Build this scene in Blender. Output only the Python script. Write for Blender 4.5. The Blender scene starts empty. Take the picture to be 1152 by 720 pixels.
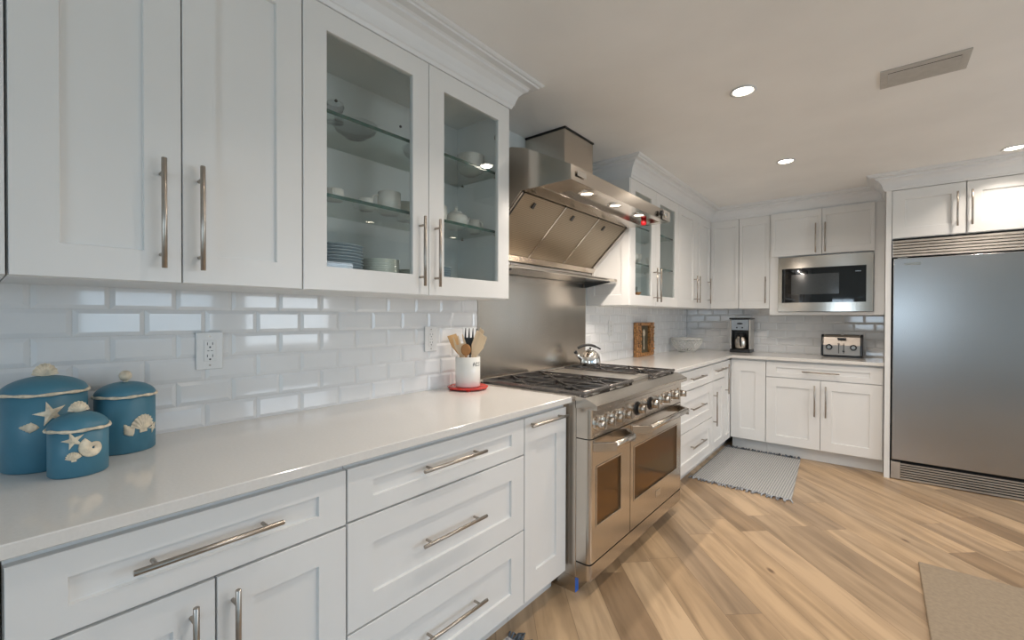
import bpy, bmesh, math, random
from mathutils import Vector, Matrix
random.seed(7)
PI = math.pi
scn = bpy.context.scene
COL = scn.collection

# ------------------------------------------------------------------ camera
CEIL = 2.41
YW = 5.34          # inner face of the back wall
cam_d = bpy.data.cameras.new('camera')
cam_d.sensor_width = 36.0
cam_d.lens = 502.04 * 36.0 / 1152.0
cam_d.clip_start = 0.02
cam = bpy.data.objects.new('camera', cam_d)
COL.objects.link(cam)
cam.matrix_world = (Matrix.Translation((1.7349, 0.0, 1.2846)) @ Matrix.Rotation(0.68727, 4, 'Z')
                    @ Matrix.Rotation(PI / 2 - 0.0085, 4, 'X') @ Matrix.Rotation(0.00243, 4, 'Z'))
scn.camera = cam
scn.view_settings.view_transform = 'Standard'
scn.view_settings.look = 'None'
scn.view_settings.gamma = 1.0
scn.view_settings.use_curve_mapping = False
scn.view_settings.exposure = 0.06

# ------------------------------------------------------------------ world + lights
wd = bpy.data.worlds.new('daylight')
scn.world = wd
wd.use_nodes = True
wn = wd.node_tree.nodes; wl = wd.node_tree.links
bgn = wn['Background']
tc = wn.new('ShaderNodeTexCoord'); sep = wn.new('ShaderNodeSeparateXYZ')
rmp = wn.new('ShaderNodeValToRGB')
rmp.color_ramp.elements[0].position = 0.44; rmp.color_ramp.elements[0].color = (0.05, 0.16, 0.10, 1)
rmp.color_ramp.elements[1].position = 0.56; rmp.color_ramp.elements[1].color = (0.42, 0.70, 1.0, 1)
mm = wn.new('ShaderNodeMath'); mm.operation = 'MULTIPLY_ADD'; mm.inputs[1].default_value = 0.5; mm.inputs[2].default_value = 0.5
wl.new(tc.outputs['Generated'], sep.inputs[0]); wl.new(sep.outputs['Z'], mm.inputs[0])
wl.new(mm.outputs[0], rmp.inputs[0]); wl.new(rmp.outputs[0], bgn.inputs['Color'])
bgn.inputs['Strength'].default_value = 1.3

CAN_W = 6.2       # each ceiling downlight, watts
HOOD_W = 4.5
WARM = (1.0, 0.89, 0.78)


def area_light(name, loc, size, power, color, rot=(0, 0, 0), shape='DISK', size_y=None, spread=None, parent=None):
    l = bpy.data.lights.new(name, 'AREA')
    l.shape = shape; l.size = size
    if size_y: l.size_y = size_y
    l.energy = power; l.color = color
    if spread: l.spread = spread
    o = bpy.data.objects.new(name, l); COL.objects.link(o)
    o.location = loc; o.rotation_euler = rot
    if parent: o.parent = parent
    return o


# added cool fill, and daylight entering by the two windows behind and beside the photographer
DAY = (0.70, 0.85, 1.0)
area_light('daylight_rear', (1.825, -2.32, 1.35), 1.15, 15.0, DAY, (-PI / 2, 0, PI), 'RECTANGLE', 0.65)
area_light('daylight_side', (4.52, 1.30, 1.38), 0.70, 8.0, DAY, (0, PI / 2, 0), 'RECTANGLE', 1.15)
area_light('added_cool_fill', (4.52, -1.15, 1.10), 1.9, 7.0, DAY, (0, PI / 2, 0), 'RECTANGLE', 1.9)  # added fill that cools the left run, no such source seen

area_light('daylight_far', (4.52, 2.80, 1.45), 1.1, 19.0, (0.86, 0.93, 1.0), (0, PI / 2, 0), 'RECTANGLE', 1.1)

# ------------------------------------------------------------------ materials
def N(nt, t, **kw):
    n = nt.nodes.new(t)
    for k, v in kw.items(): setattr(n, k, v)
    return n


def mat(name, col, rough=0.5, metal=0.0, coat=0.0, trans=0.0, ior=1.5, emit=None, es=0.0,
        noise=0.0, nscale=30.0, bump=0.0, bscale=200.0, stretch=None, rvar=0.0, spec=None):
    m = bpy.data.materials.new(name); m.use_nodes = True
    nt = m.node_tree; b = nt.nodes['Principled BSDF']
    b.inputs['Base Color'].default_value = (*col, 1)
    b.inputs['Roughness'].default_value = rough
    b.inputs['Metallic'].default_value = metal
    b.inputs['Coat Weight'].default_value = coat
    b.inputs['Transmission Weight'].default_value = trans
    b.inputs['IOR'].default_value = ior
    if spec is not None: b.inputs['Specular IOR Level'].default_value = spec
    if emit:
        b.inputs['Emission Color'].default_value = (*emit, 1); b.inputs['Emission Strength'].default_value = es
    tcn = N(nt, 'ShaderNodeTexCoord'); mp = N(nt, 'ShaderNodeMapping')
    nt.links.new(tcn.outputs['Object'], mp.inputs[0])
    if stretch: mp.inputs['Scale'].default_value = stretch
    ns = N(nt, 'ShaderNodeTexNoise'); ns.inputs['Scale'].default_value = nscale; ns.inputs['Detail'].default_value = 3
    nt.links.new(mp.outputs[0], ns.inputs['Vector'])
    if noise > 0:
        r = N(nt, 'ShaderNodeValToRGB')
        r.color_ramp.elements[0].position = 0.3; r.color_ramp.elements[1].position = 0.7
        r.color_ramp.elements[0].color = (*[c * (1 - noise) for c in col], 1)
        r.color_ramp.elements[1].color = (*[min(1, c * (1 + noise)) for c in col], 1)
        nt.links.new(ns.outputs['Fac'], r.inputs[0]); nt.links.new(r.outputs[0], b.inputs['Base Color'])
    if rvar > 0:
        mr = N(nt, 'ShaderNodeMapRange'); mr.inputs['To Min'].default_value = rough - rvar; mr.inputs['To Max'].default_value = rough + rvar
        nt.links.new(ns.outputs['Fac'], mr.inputs['Value']); nt.links.new(mr.outputs[0], b.inputs['Roughness'])
    if bump > 0:
        n2 = N(nt, 'ShaderNodeTexNoise'); n2.inputs['Scale'].default_value = bscale
        nt.links.new(mp.outputs[0], n2.inputs['Vector'])
        bp = N(nt, 'ShaderNodeBump'); bp.inputs['Strength'].default_value = bump; bp.inputs['Distance'].default_value = 0.002
        nt.links.new(n2.outputs['Fac'], bp.inputs['Height']); nt.links.new(bp.outputs[0], b.inputs['Normal'])
    return m


M = {}
M['white'] = mat('white_lacquer', (0.78, 0.775, 0.76), 0.30, noise=0.015, nscale=3, spec=0.5)
M['white_in'] = mat('cabinet_interior', (0.78, 0.80, 0.80), 0.5, noise=0.015, nscale=4)
M['crown'] = mat('crown_paint', (0.76, 0.77, 0.78), 0.38, noise=0.02, nscale=5)
M['wall'] = mat('wall_paint', (0.66, 0.69, 0.69), 0.7, noise=0.03, nscale=6, bump=0.1, bscale=90)
M['ceiling'] = mat('ceiling_paint', (0.89, 0.885, 0.875), 0.55, noise=0.03, nscale=2.5, bump=0.12, bscale=60)
M['tile'] = mat('glazed_tile', (0.76, 0.765, 0.77), 0.07, coat=0.35, noise=0.02, nscale=8, bump=0.05, bscale=12)
M['grout'] = mat('grout', (0.68, 0.68, 0.67), 0.8, noise=0.05, nscale=200)
M['quartz'] = mat('quartz_worktop', (0.74, 0.715, 0.68), 0.10, noise=0.025, nscale=140, spec=0.55)
M['nickel'] = mat('brushed_nickel', (0.40, 0.355, 0.31), 0.28, 1.0, noise=0.06, nscale=60)
M['steel'] = mat('brushed_steel', (0.62, 0.57, 0.51), 0.20, 1.0, noise=0.015, nscale=3.0, rvar=0.02)
M['steel_v'] = mat('brushed_steel_upright_grain', (0.60, 0.54, 0.47), 0.25, 1.0, noise=0.02, nscale=3.0, stretch=(3, 3, 0.2), rvar=0.015)
M['steel_fr'] = mat('refrigerator_steel', (0.40, 0.395, 0.39), 0.26, 1.0, noise=0.02, nscale=2.0, rvar=0.02)
M['steel_dull'] = mat('cooking_steel', (0.58, 0.55, 0.51), 0.36, 1.0, noise=0.08, nscale=14, rvar=0.06)
M['toast'] = mat('satin_dark_steel', (0.34, 0.31, 0.28), 0.38, 1.0, noise=0.05, nscale=20)
M['chrome'] = mat('polished_metal', (0.80, 0.78, 0.75), 0.10, 1.0, noise=0.02, nscale=8)
M['iron'] = mat('cast_iron', (0.17, 0.155, 0.145), 0.26, 0.7, noise=0.2, nscale=80, bump=0.05, bscale=250)
M['black'] = mat('black_plastic', (0.012, 0.012, 0.013), 0.28, noise=0.15, nscale=30)
M['dark'] = mat('dark_recess', (0.015, 0.014, 0.013), 0.7, noise=0.1, nscale=30)
M['bglass'] = mat('black_glass', (0.006, 0.007, 0.009), 0.035, noise=0.1, nscale=3, spec=0.8)
def tinted_mirror(name, dark, tint, fac):
    m = bpy.data.materials.new(name); m.use_nodes = True; nt = m.node_tree
    b = nt.nodes['Principled BSDF']; b.inputs['Base Color'].default_value = (*dark, 1); b.inputs['Roughness'].default_value = 0.3
    gl = N(nt, 'ShaderNodeBsdfGlossy'); gl.inputs[0].default_value = (*tint, 1); gl.inputs['Roughness'].default_value = 0.03
    mx = N(nt, 'ShaderNodeMixShader'); mx.inputs[0].default_value = fac
    nt.links.new(b.outputs[0], mx.inputs[1]); nt.links.new(gl.outputs[0], mx.inputs[2]); nt.links.new(mx.outputs[0], nt.nodes['Material Output'].inputs['Surface'])
    return m


M['owin'] = tinted_mirror('brown_oven_glass', (0.012, 0.006, 0.002), (0.60, 0.32, 0.08), 0.24)
M['mwin'] = mat('microwave_window_mesh', (0.055, 0.06, 0.063), 0.12, noise=0.08, nscale=90, spec=0.8)
M['gray'] = mat('toe_kick_gray', (0.62, 0.64, 0.66), 0.4, noise=0.03, nscale=6)
M['red'] = mat('red_glaze', (0.55, 0.035, 0.025), 0.22, noise=0.15, nscale=40)
M['redp'] = mat('red_plastic', (0.50, 0.01, 0.015), 0.2, noise=0.1, nscale=40)
M['blue'] = mat('blue_stoneware', (0.055, 0.185, 0.262), 0.42, noise=0.10, nscale=10, bump=0.15, bscale=60)
M['shell'] = mat('shell_cream', (0.72, 0.62, 0.47), 0.5, noise=0.22, nscale=70, bump=0.3, bscale=120)
M['rope'] = mat('rope_cream', (0.70, 0.60, 0.46), 0.6, noise=0.25, nscale=90, bump=0.3, bscale=160)
M['china'] = mat('white_china', (0.74, 0.73, 0.69), 0.12, noise=0.02, nscale=12)
M['plate'] = mat('blue_gray_china', (0.30, 0.37, 0.42), 0.18, noise=0.06, nscale=12)
M['celadon'] = mat('sage_china', (0.56, 0.60, 0.54), 0.18, noise=0.05, nscale=12)
M['wood1'] = mat('bamboo', (0.60, 0.36, 0.15), 0.5, noise=0.18, nscale=30, stretch=(1, 1, 0.15))
M['wood2'] = mat('pale_wood', (0.74, 0.56, 0.36), 0.55, noise=0.12, nscale=30, stretch=(1, 1, 0.15))
M['wood3'] = mat('brown_wood', (0.38, 0.17, 0.05), 0.45, noise=0.2, nscale=30)
M['amber'] = mat('carved_gold_brown', (0.38, 0.18, 0.06), 0.4, noise=0.85, nscale=70, bump=0.6, bscale=90)
M['olive'] = mat('dark_olive_board', (0.10, 0.085, 0.05), 0.5, noise=0.3, nscale=25)
M['ink'] = mat('dark_ink', (0.05, 0.06, 0.07), 0.5, noise=0.1, nscale=20)
M['plastic_w'] = mat('outlet_plastic', (0.74, 0.74, 0.73), 0.25, noise=0.02, nscale=20)
M['screen'] = mat('panel_gray', (0.30, 0.34, 0.38), 0.3, 0.4, noise=0.08, nscale=30)
M['led'] = mat('lamp_disc', (1, 0.95, 0.88), 0.5, emit=(1.0, 0.86, 0.68), es=14.0, noise=0.01)
M['vent'] = mat('vent_metal', (0.50, 0.48, 0.45), 0.4, 0.0, noise=0.06, nscale=30)
M['bluefilm'] = mat('blue_protective_film', (0.04, 0.18, 0.75), 0.3, noise=0.1, nscale=30)
M['teal'] = mat('teal_plastic', (0.02, 0.30, 0.33), 0.3, noise=0.1, nscale=30)
M['cavity'] = mat('oven_cavity', (0.02, 0.015, 0.01), 0.5, noise=0.1, nscale=20)
M['mesh'] = mat('filter_mesh', (0.40, 0.36, 0.30), 0.42, 1.0, noise=0.12, nscale=5)
M['fringe'] = mat('rug_fringe_yarn', (0.10, 0.12, 0.14), 0.95, noise=0.6, nscale=25)
M['fringe_l'] = mat('rug_fringe_pale', (0.33, 0.35, 0.38), 0.95, noise=0.5, nscale=25)


def glass_mat(name, tint, rough=0.0):
    # thin sheet: clear transparency with a fresnel reflection, lets light through
    m = bpy.data.materials.new(name); m.use_nodes = True
    nt = m.node_tree; nt.nodes.remove(nt.nodes['Principled BSDF'])
    out = nt.nodes['Material Output']
    tr = N(nt, 'ShaderNodeBsdfTransparent'); tr.inputs[0].default_value = (*tint, 1)
    gl = N(nt, 'ShaderNodeBsdfGlossy'); gl.inputs['Roughness'].default_value = rough
    fr = N(nt, 'ShaderNodeFresnel'); fr.inputs['IOR'].default_value = 1.5
    mx = N(nt, 'ShaderNodeMixShader')
    ge = N(nt, 'ShaderNodeNewGeometry'); io = N(nt, 'ShaderNodeMapRange')
    io.inputs['To Min'].default_value = 1.5; io.inputs['To Max'].default_value = 1.0 / 1.5
    nt.links.new(ge.outputs['Backfacing'], io.inputs['Value']); nt.links.new(io.outputs[0], fr.inputs['IOR'])
    nt.links.new(fr.outputs[0], mx.inputs[0]); nt.links.new(tr.outputs[0], mx.inputs[1]); nt.links.new(gl.outputs[0], mx.inputs[2])
    nt.links.new(mx.outputs[0], out.inputs['Surface'])
    return m


M['glass'] = glass_mat('clear_pane', (0.97, 0.985, 0.98))
M['winglass'] = glass_mat('window_pane', (0.97, 0.98, 0.98))
M['shelfglass'] = glass_mat('green_shelf_glass', (0.88, 0.945, 0.92))
M['edge'] = mat('green_glass_edge', (0.006, 0.07, 0.055), 0.15, noise=0.1, nscale=20)
M['drink'] = glass_mat('drinking_glass', (0.955, 0.97, 0.97), 0.02)
M['bluebottle'] = glass_mat('blue_bottle_glass', (0.35, 0.62, 0.70), 0.02)


def filter_mat():
    m = mat('perforated_filter', (0.42, 0.38, 0.31), 0.40, 1.0)
    nt = m.node_tree; b = nt.nodes['Principled BSDF']
    tcn = N(nt, 'ShaderNodeTexCoord')
    wv = N(nt, 'ShaderNodeTexWave'); wv.wave_type = 'BANDS'; wv.bands_direction = 'Y'
    wv.inputs['Scale'].default_value = 30.0; wv.inputs['Distortion'].default_value = 0
    wv2 = N(nt, 'ShaderNodeTexWave'); wv2.wave_type = 'BANDS'; wv2.bands_direction = 'Z'
    wv2.inputs['Scale'].default_value = 45.0
    mx = N(nt, 'ShaderNodeMath', operation='MULTIPLY')
    nt.links.new(tcn.outputs['Object'], wv.inputs[0]); nt.links.new(tcn.outputs['Object'], wv2.inputs[0])
    nt.links.new(wv.outputs['Fac'], mx.inputs[0]); nt.links.new(wv2.outputs['Fac'], mx.inputs[1])
    r = N(nt, 'ShaderNodeValToRGB')
    r.color_ramp.elements[0].position = 0.0; r.color_ramp.elements[0].color = (0.36, 0.31, 0.24, 1)
    r.color_ramp.elements[1].position = 0.8; r.color_ramp.elements[1].color = (0.19, 0.155, 0.115, 1)
    nt.links.new(mx.outputs[0], r.inputs[0]); nt.links.new(r.outputs[0], b.inputs['Base Color'])
    return m


M['filter'] = filter_mat()


def floor_mat():
    m = bpy.data.materials.new('oak_planks'); m.use_nodes = True
    nt = m.node_tree; L = nt.links; b = nt.nodes['Principled BSDF']
    def math_(op, a, c=None, d=None):
        n = N(nt, 'ShaderNodeMath', operation=op)
        for i, v in enumerate((a, c, d)):
            if v is None: continue
            if isinstance(v, (int, float)): n.inputs[i].default_value = v
            else: L.new(v, n.inputs[i])
        return n.outputs[0]
    tcn = N(nt, 'ShaderNodeTexCoord'); s = N(nt, 'ShaderNodeSeparateXYZ'); L.new(tcn.outputs['Object'], s.inputs[0])
    c45 = math.cos(math.radians(-47)); s45 = math.sin(math.radians(-47))
    u = math_('ADD', math_('MULTIPLY', s.outputs['X'], c45), math_('MULTIPLY', s.outputs['Y'], s45))
    v = math_('ADD', math_('MULTIPLY', s.outputs['X'], -s45), math_('MULTIPLY', s.outputs['Y'], c45))
    W = 0.165; LN = 1.35
    vr = math_('DIVIDE', v, W); row = math_('FLOOR', vr)
    wn1 = N(nt, 'ShaderNodeTexWhiteNoise', noise_dimensions='1D'); L.new(row, wn1.inputs['W'])
    ur = math_('ADD', math_('DIVIDE', u, LN), math_('MULTIPLY', wn1.outputs['Value'], 7.3)); pl = math_('FLOOR', ur)
    cb = N(nt, 'ShaderNodeCombineXYZ'); L.new(row, cb.inputs[0]); L.new(pl, cb.inputs[1])
    wn2 = N(nt, 'ShaderNodeTexWhiteNoise', noise_dimensions='2D'); L.new(cb.outputs[0], wn2.inputs['Vector'])
    rp = N(nt, 'ShaderNodeValToRGB'); cr = rp.color_ramp
    cr.elements[0].position = 0; cr.elements[0].color = (0.25, 0.165, 0.095, 1)
    cr.elements[1].position = 1; cr.elements[1].color = (0.46, 0.325, 0.20, 1)
    for p, c in ((0.2, (0.40, 0.275, 0.16)), (0.4, (0.48, 0.335, 0.20)), (0.55, (0.29, 0.205, 0.13)), (0.75, (0.51, 0.365, 0.225))):
        e = cr.elements.new(p); e.color = (*c, 1)
    L.new(wn2.outputs['Value'], rp.inputs[0])
    # grain: noise stretched along each plank, shifted per plank
    g = N(nt, 'ShaderNodeCombineXYZ')
    L.new(math_('ADD', math_('MULTIPLY', u, 1.6), math_('MULTIPLY', wn2.outputs['Value'], 40)), g.inputs[0])
    L.new(math_('MULTIPLY', v, 15), g.inputs[1]); L.new(math_('MULTIPLY', wn2.outputs['Value'], 9), g.inputs[2])
    n1 = N(nt, 'ShaderNodeTexNoise'); n1.inputs['Scale'].default_value = 1.0; n1.inputs['Detail'].default_value = 6; n1.inputs['Distortion'].default_value = 0.6
    L.new(g.outputs[0], n1.inputs['Vector'])
    r1 = N(nt, 'ShaderNodeValToRGB'); r1.color_ramp.elements[0].position = 0.3; r1.color_ramp.elements[0].color = (0.48, 0.46, 0.43, 1)
    r1.color_ramp.elements[1].position = 0.62; r1.color_ramp.elements[1].color = (1.06, 1.06, 1.06, 1)
    L.new(n1.outputs['Fac'], r1.inputs[0])
    m1 = N(nt, 'ShaderNodeMix', data_type='RGBA', blend_type='MULTIPLY'); m1.inputs['Factor'].default_value = 0.8
    L.new(rp.outputs[0], m1.inputs['A']); L.new(r1.outputs[0], m1.inputs['B'])
    # broad weathered patches
    g2 = N(nt, 'ShaderNodeCombineXYZ'); L.new(math_('ADD', math_('MULTIPLY', u, 1.3), math_('MULTIPLY', wn2.outputs['Value'], 25)), g2.inputs[0]); L.new(math_('MULTIPLY', v, 6), g2.inputs[1])
    n3 = N(nt, 'ShaderNodeTexNoise'); n3.inputs['Scale'].default_value = 1.0; n3.inputs['Detail'].default_value = 3; L.new(g2.outputs[0], n3.inputs['Vector'])
    r3 = N(nt, 'ShaderNodeValToRGB'); r3.color_ramp.elements[0].position = 0.56; r3.color_ramp.elements[1].position = 0.74
    r3.color_ramp.elements[0].color = (0, 0, 0, 1); r3.color_ramp.elements[1].color = (0.6, 0.6, 0.6, 1)
    L.new(n3.outputs['Fac'], r3.inputs[0])
    m3 = N(nt, 'ShaderNodeMix', data_type='RGBA'); L.new(r3.outputs[0], m3.inputs['Factor']); L.new(m1.outputs['Result'], m3.inputs['A']); m3.inputs['B'].default_value = (0.24, 0.165, 0.10, 1)
    # knots
    vo = N(nt, 'ShaderNodeTexVoronoi'); vo.inputs['Scale'].default_value = 1.0
    g4 = N(nt, 'ShaderNodeCombineXYZ'); L.new(math_('MULTIPLY', u, 1.6), g4.inputs[0]); L.new(math_('MULTIPLY', v, 3.4), g4.inputs[1]); L.new(g4.outputs[0], vo.inputs['Vector'])
    r4 = N(nt, 'ShaderNodeValToRGB'); r4.color_ramp.elements[0].position = 0.02; r4.color_ramp.elements[1].position = 0.055
    r4.color_ramp.elements[0].color = (0.9, 0.9, 0.9, 1); r4.color_ramp.elements[1].color = (0, 0, 0, 1); L.new(vo.outputs['Distance'], r4.inputs[0])
    m4 = N(nt, 'ShaderNodeMix', data_type='RGBA'); L.new(r4.outputs[0], m4.inputs['Factor']); L.new(m3.outputs['Result'], m4.inputs['A']); m4.inputs['B'].default_value = (0.10, 0.05, 0.025, 1)
    # seams
    fv = math_('FRACT', vr); fu = math_('FRACT', ur)
    e1 = math_('GREATER_THAN', math_('ABSOLUTE', math_('SUBTRACT', fv, 0.5)), 0.5 - 0.006)
    e2 = math_('GREATER_THAN', math_('ABSOLUTE', math_('SUBTRACT', fu, 0.5)), 0.5 - 0.0009)
    seam = math_('MAXIMUM', e1, e2)
    m5 = N(nt, 'ShaderNodeMix', data_type='RGBA'); L.new(math_('MULTIPLY', seam, 0.75), m5.inputs['Factor']); L.new(m4.outputs['Result'], m5.inputs['A']); m5.inputs['B'].default_value = (0.13, 0.08, 0.045, 1)
    L.new(m5.outputs['Result'], b.inputs['Base Color'])
    b.inputs['Roughness'].default_value = 0.36
    bp = N(nt, 'ShaderNodeBump'); bp.inputs['Strength'].default_value = 0.25; bp.inputs['Distance'].default_value = 0.002
    L.new(math_('SUBTRACT', n1.outputs['Fac'], seam), bp.inputs['Height']); L.new(bp.outputs[0], b.inputs['Normal'])
    return m


M['floor'] = floor_mat()


def rug_mat(name, c1, c2, scale, rot=0.0):
    m = mat(name, c1, 0.95); nt = m.node_tree; b = nt.nodes['Principled BSDF']
    tcn = N(nt, 'ShaderNodeTexCoord'); mp = N(nt, 'ShaderNodeMapping'); mp.inputs['Rotation'].default_value = (0, 0, rot)
    nt.links.new(tcn.outputs['Object'], mp.inputs[0])
    ck = N(nt, 'ShaderNodeTexChecker'); ck.inputs['Scale'].default_value = scale
    nt.links.new(mp.outputs[0], ck.inputs['Vector'])
    ck.inputs['Color1'].default_value = (*c1, 1); ck.inputs['Color2'].default_value = (*c2, 1)
    ns = N(nt, 'ShaderNodeTexNoise'); ns.inputs['Scale'].default_value = 300
    nt.links.new(tcn.outputs['Object'], ns.inputs['Vector'])
    mx = N(nt, 'ShaderNodeMix', data_type='RGBA', blend_type='MULTIPLY'); mx.inputs['Factor'].default_value = 0.5
    nt.links.new(ck.outputs[0], mx.inputs['A']); nt.links.new(ns.outputs['Color'], mx.inputs['B'])
    nt.links.new(mx.outputs['Result'], b.inputs['Base Color'])
    bp = N(nt, 'ShaderNodeBump'); bp.inputs['Strength'].default_value = 0.6; bp.inputs['Distance'].default_value = 0.003
    nt.links.new(ck.outputs['Fac'], bp.inputs['Height']); nt.links.new(bp.outputs[0], b.inputs['Normal'])
    return m


M['rug'] = rug_mat('woven_grey_rug', (0.62, 0.62, 0.60), (0.30, 0.31, 0.32), 85, PI / 4)
M['mat'] = mat('beige_foam_mat', (0.25, 0.195, 0.135), 0.75, noise=0.10, nscale=60, bump=0.3, bscale=160)

# ------------------------------------------------------------------ mesh helpers
class MB:
    """collects shapes, then links them as ONE mesh object"""
    def __init__(s): s.bm = bmesh.new()

    def box(s, x0, x1, y0, y1, z0, z1, bev=0.0, seg=1):
        x0, x1 = min(x0, x1), max(x0, x1); y0, y1 = min(y0, y1), max(y0, y1); z0, z1 = min(z0, z1), max(z0, z1)
        v = [s.bm.verts.new(p) for p in ((x0, y0, z0), (x1, y0, z0), (x1, y1, z0), (x0, y1, z0), (x0, y0, z1), (x1, y0, z1), (x1, y1, z1), (x0, y1, z1))]
        f = [s.bm.faces.new([v[i] for i in q]) for q in ((0, 3, 2, 1), (4, 5, 6, 7), (0, 1, 5, 4), (1, 2, 6, 5), (2, 3, 7, 6), (3, 0, 4, 7))]
        if bev > 0:
            es = list({e for q in f for e in q.edges})
            r = bmesh.ops.bevel(s.bm, geom=es, offset=bev, segments=seg, profile=0.5, affect='EDGES')
            if seg > 1:
                for q in r['faces']: q.smooth = True
        return s

    def prism(s, pts, axis, a0, a1, bev=0.0, smooth=False):
        """polygon in the two other axes extruded along axis ('x','y','z') from a0 to a1"""
        def P(p, a):
            return {'x': (a, p[0], p[1]), 'y': (p[0], a, p[1]), 'z': (p[0], p[1], a)}[axis]
        A = [s.bm.verts.new(P(p, a0)) for p in pts]; B = [s.bm.verts.new(P(p, a1)) for p in pts]
        fs = [s.bm.faces.new(A), s.bm.faces.new(B[::-1])]
        n = len(pts)
        for i in range(n):
            q = s.bm.faces.new([A[i], B[i], B[(i + 1) % n], A[(i + 1) % n]]); q.smooth = smooth; fs.append(q)
        bmesh.ops.recalc_face_normals(s.bm, faces=fs)
        if bev > 0:
            es = list({e for q in fs for e in q.edges})
            bmesh.ops.bevel(s.bm, geom=es, offset=bev, segments=1, affect='EDGES')
        return s

    def lathe(s, prof, c=(0, 0, 0), seg=32, sx=1.0, sy=1.0, M4=None, closed=False):
        rings = []
        for r, z in prof:
            if r < 1e-6: rings.append([s.bm.verts.new((0, 0, z))])
            else: rings.append([s.bm.verts.new((r * sx * math.cos(2 * PI * k / seg), r * sy * math.sin(2 * PI * k / seg), z)) for k in range(seg)])
        pr = list(zip(rings[:-1], rings[1:]))
        if closed: pr.append((rings[-1], rings[0]))
        fs = []
        for a, b in pr:
            for k in range(seg):
                k2 = (k + 1) % seg
                if len(a) == 1 and len(b) == 1: continue
                if len(a) == 1: q = [a[0], b[k2], b[k]]
                elif len(b) == 1: q = [a[k], a[k2], b[0]]
                else: q = [a[k], a[k2], b[k2], b[k]]
                f = s.bm.faces.new(q); f.smooth = True; fs.append(f)
        T = Matrix.Translation(c) @ (M4 if M4 else Matrix.Identity(4))
        vs = [v for r in rings for v in r]
        for v in vs: v.co = T @ v.co
        return s

    def cyl(s, p0, p1, r, seg=16, r1=None, bev=0.0):
        p0 = Vector(p0); p1 = Vector(p1); d = p1 - p0; Ln = d.length
        q = d.to_track_quat('Z', 'Y').to_matrix().to_4x4()
        r1 = r if r1 is None else r1
        b = min(bev, r * 0.9)
        if b > 0: prof = [(0, 0), (r - b, 0), (r, b), (r1, Ln - b), (r1 - b, Ln), (0, Ln)]
        else: prof = [(0, 0), (r, 0), (r, 0), (r1, Ln), (r1, Ln), (0, Ln)]
        rings = []
        M4 = Matrix.Translation(p0) @ q
        # hard caps: separate ring vertices so flat ends stay flat
        def ring(rr, z): return [s.bm.verts.new(M4 @ Vector((rr * math.cos(2 * PI * k / seg), rr * math.sin(2 * PI * k / seg), z))) for k in range(seg)]
        A = ring(r, b); B = ring(r1, Ln - b)
        for k in range(seg):
            f = s.bm.faces.new([A[k], A[(k + 1) % seg], B[(k + 1) % seg], B[k]]); f.smooth = True
        if b > 0:
            A2 = ring(r - b, 0); B2 = ring(r1 - b, Ln)
            for k in range(seg):
                s.bm.faces.new([A2[k], A2[(k + 1) % seg], A[(k + 1) % seg], A[k]]); s.bm.faces.new([B[k], B[(k + 1) % seg], B2[(k + 1) % seg], B2[k]])
            s.bm.faces.new(A2[::-1]); s.bm.faces.new(B2)
        else:
            s.bm.faces.new(ring(r, 0)[::-1]); s.bm.faces.new(ring(r1, Ln))
        return s

    def tube(s, pts, r, seg=8, close=False, rs=None):
        pts = [Vector(p) for p in pts]; n = len(pts); rings = []
        up = None
        for i, p in enumerate(pts):
            if close: t = (pts[(i + 1) % n] - pts[i - 1]).normalized()
            else: t = (pts[min(i + 1, n - 1)] - pts[max(i - 1, 0)]).normalized()
            if up is None:
                up = Vector((0, 0, 1)) if abs(t.z) < 0.9 else Vector((1, 0, 0))
            a = t.cross(up).normalized(); bb = a.cross(t).normalized(); up = bb
            rr = rs[i] if rs else r
            rings.append([s.bm.verts.new(p + a * rr * math.cos(2 * PI * k / seg) + bb * rr * math.sin(2 * PI * k / seg)) for k in range(seg)])
        for i in range(n if close else n - 1):
            A = rings[i]; B = rings[(i + 1) % n]
            for k in range(seg):
                f = s.bm.faces.new([A[k], A[(k + 1) % seg], B[(k + 1) % seg], B[k]]); f.smooth = True
        if not close:
            s.bm.faces.new(rings[0][::-1]); s.bm.faces.new(rings[-1])
        return s

    def poly(s, pts, smooth=False):
        f = s.bm.faces.new([s.bm.verts.new(p) for p in pts]); f.smooth = smooth
        return s

    def grid(s, fn, nu, nv, smooth=True, closeu=False):
        V = [[s.bm.verts.new(fn(i / nu, j / nv)) for j in range(nv + 1)] for i in range(nu + (0 if closeu else 1))]
        for i in range(nu):
            for j in range(nv):
                f = s.bm.faces.new([V[i][j], V[(i + 1) % len(V)][j], V[(i + 1) % len(V)][j + 1], V[i][j + 1]]); f.smooth = smooth
        return s

    def build(s, name, material, parent=None, loc=None, rot=None):
        bmesh.ops.recalc_face_normals(s.bm, faces=s.bm.faces[:])
        me = bpy.data.meshes.new(name); s.bm.to_mesh(me); s.bm.free()
        me.materials.append(material)
        o = bpy.data.objects.new(name, me); COL.objects.link(o)
        if parent is not None: o.parent = parent
        if loc is not None: o.location = loc
        if rot is not None: o.rotation_euler = rot
        return o


def tag(o, label=None, cat=None, group=None, kind=None):
    if label: o['label'] = label
    if cat: o['category'] = cat
    if group: o['group'] = group
    if kind: o['kind'] = kind
    return o


def thing(name, label, cat, loc=(0, 0, 0), rz=0.0, group=None):
    o = bpy.data.objects.new(name, None); COL.objects.link(o)
    o.empty_display_size = 0.05
    o.location = loc; o.rotation_euler = (0, 0, rz)
    return tag(o, label, cat, group)


def struct(name, mb, m, parent=None, label=None):
    o = mb.build(name, m, parent)
    o['kind'] = 'structure'
    if label: o['label'] = label
    return o


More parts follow.
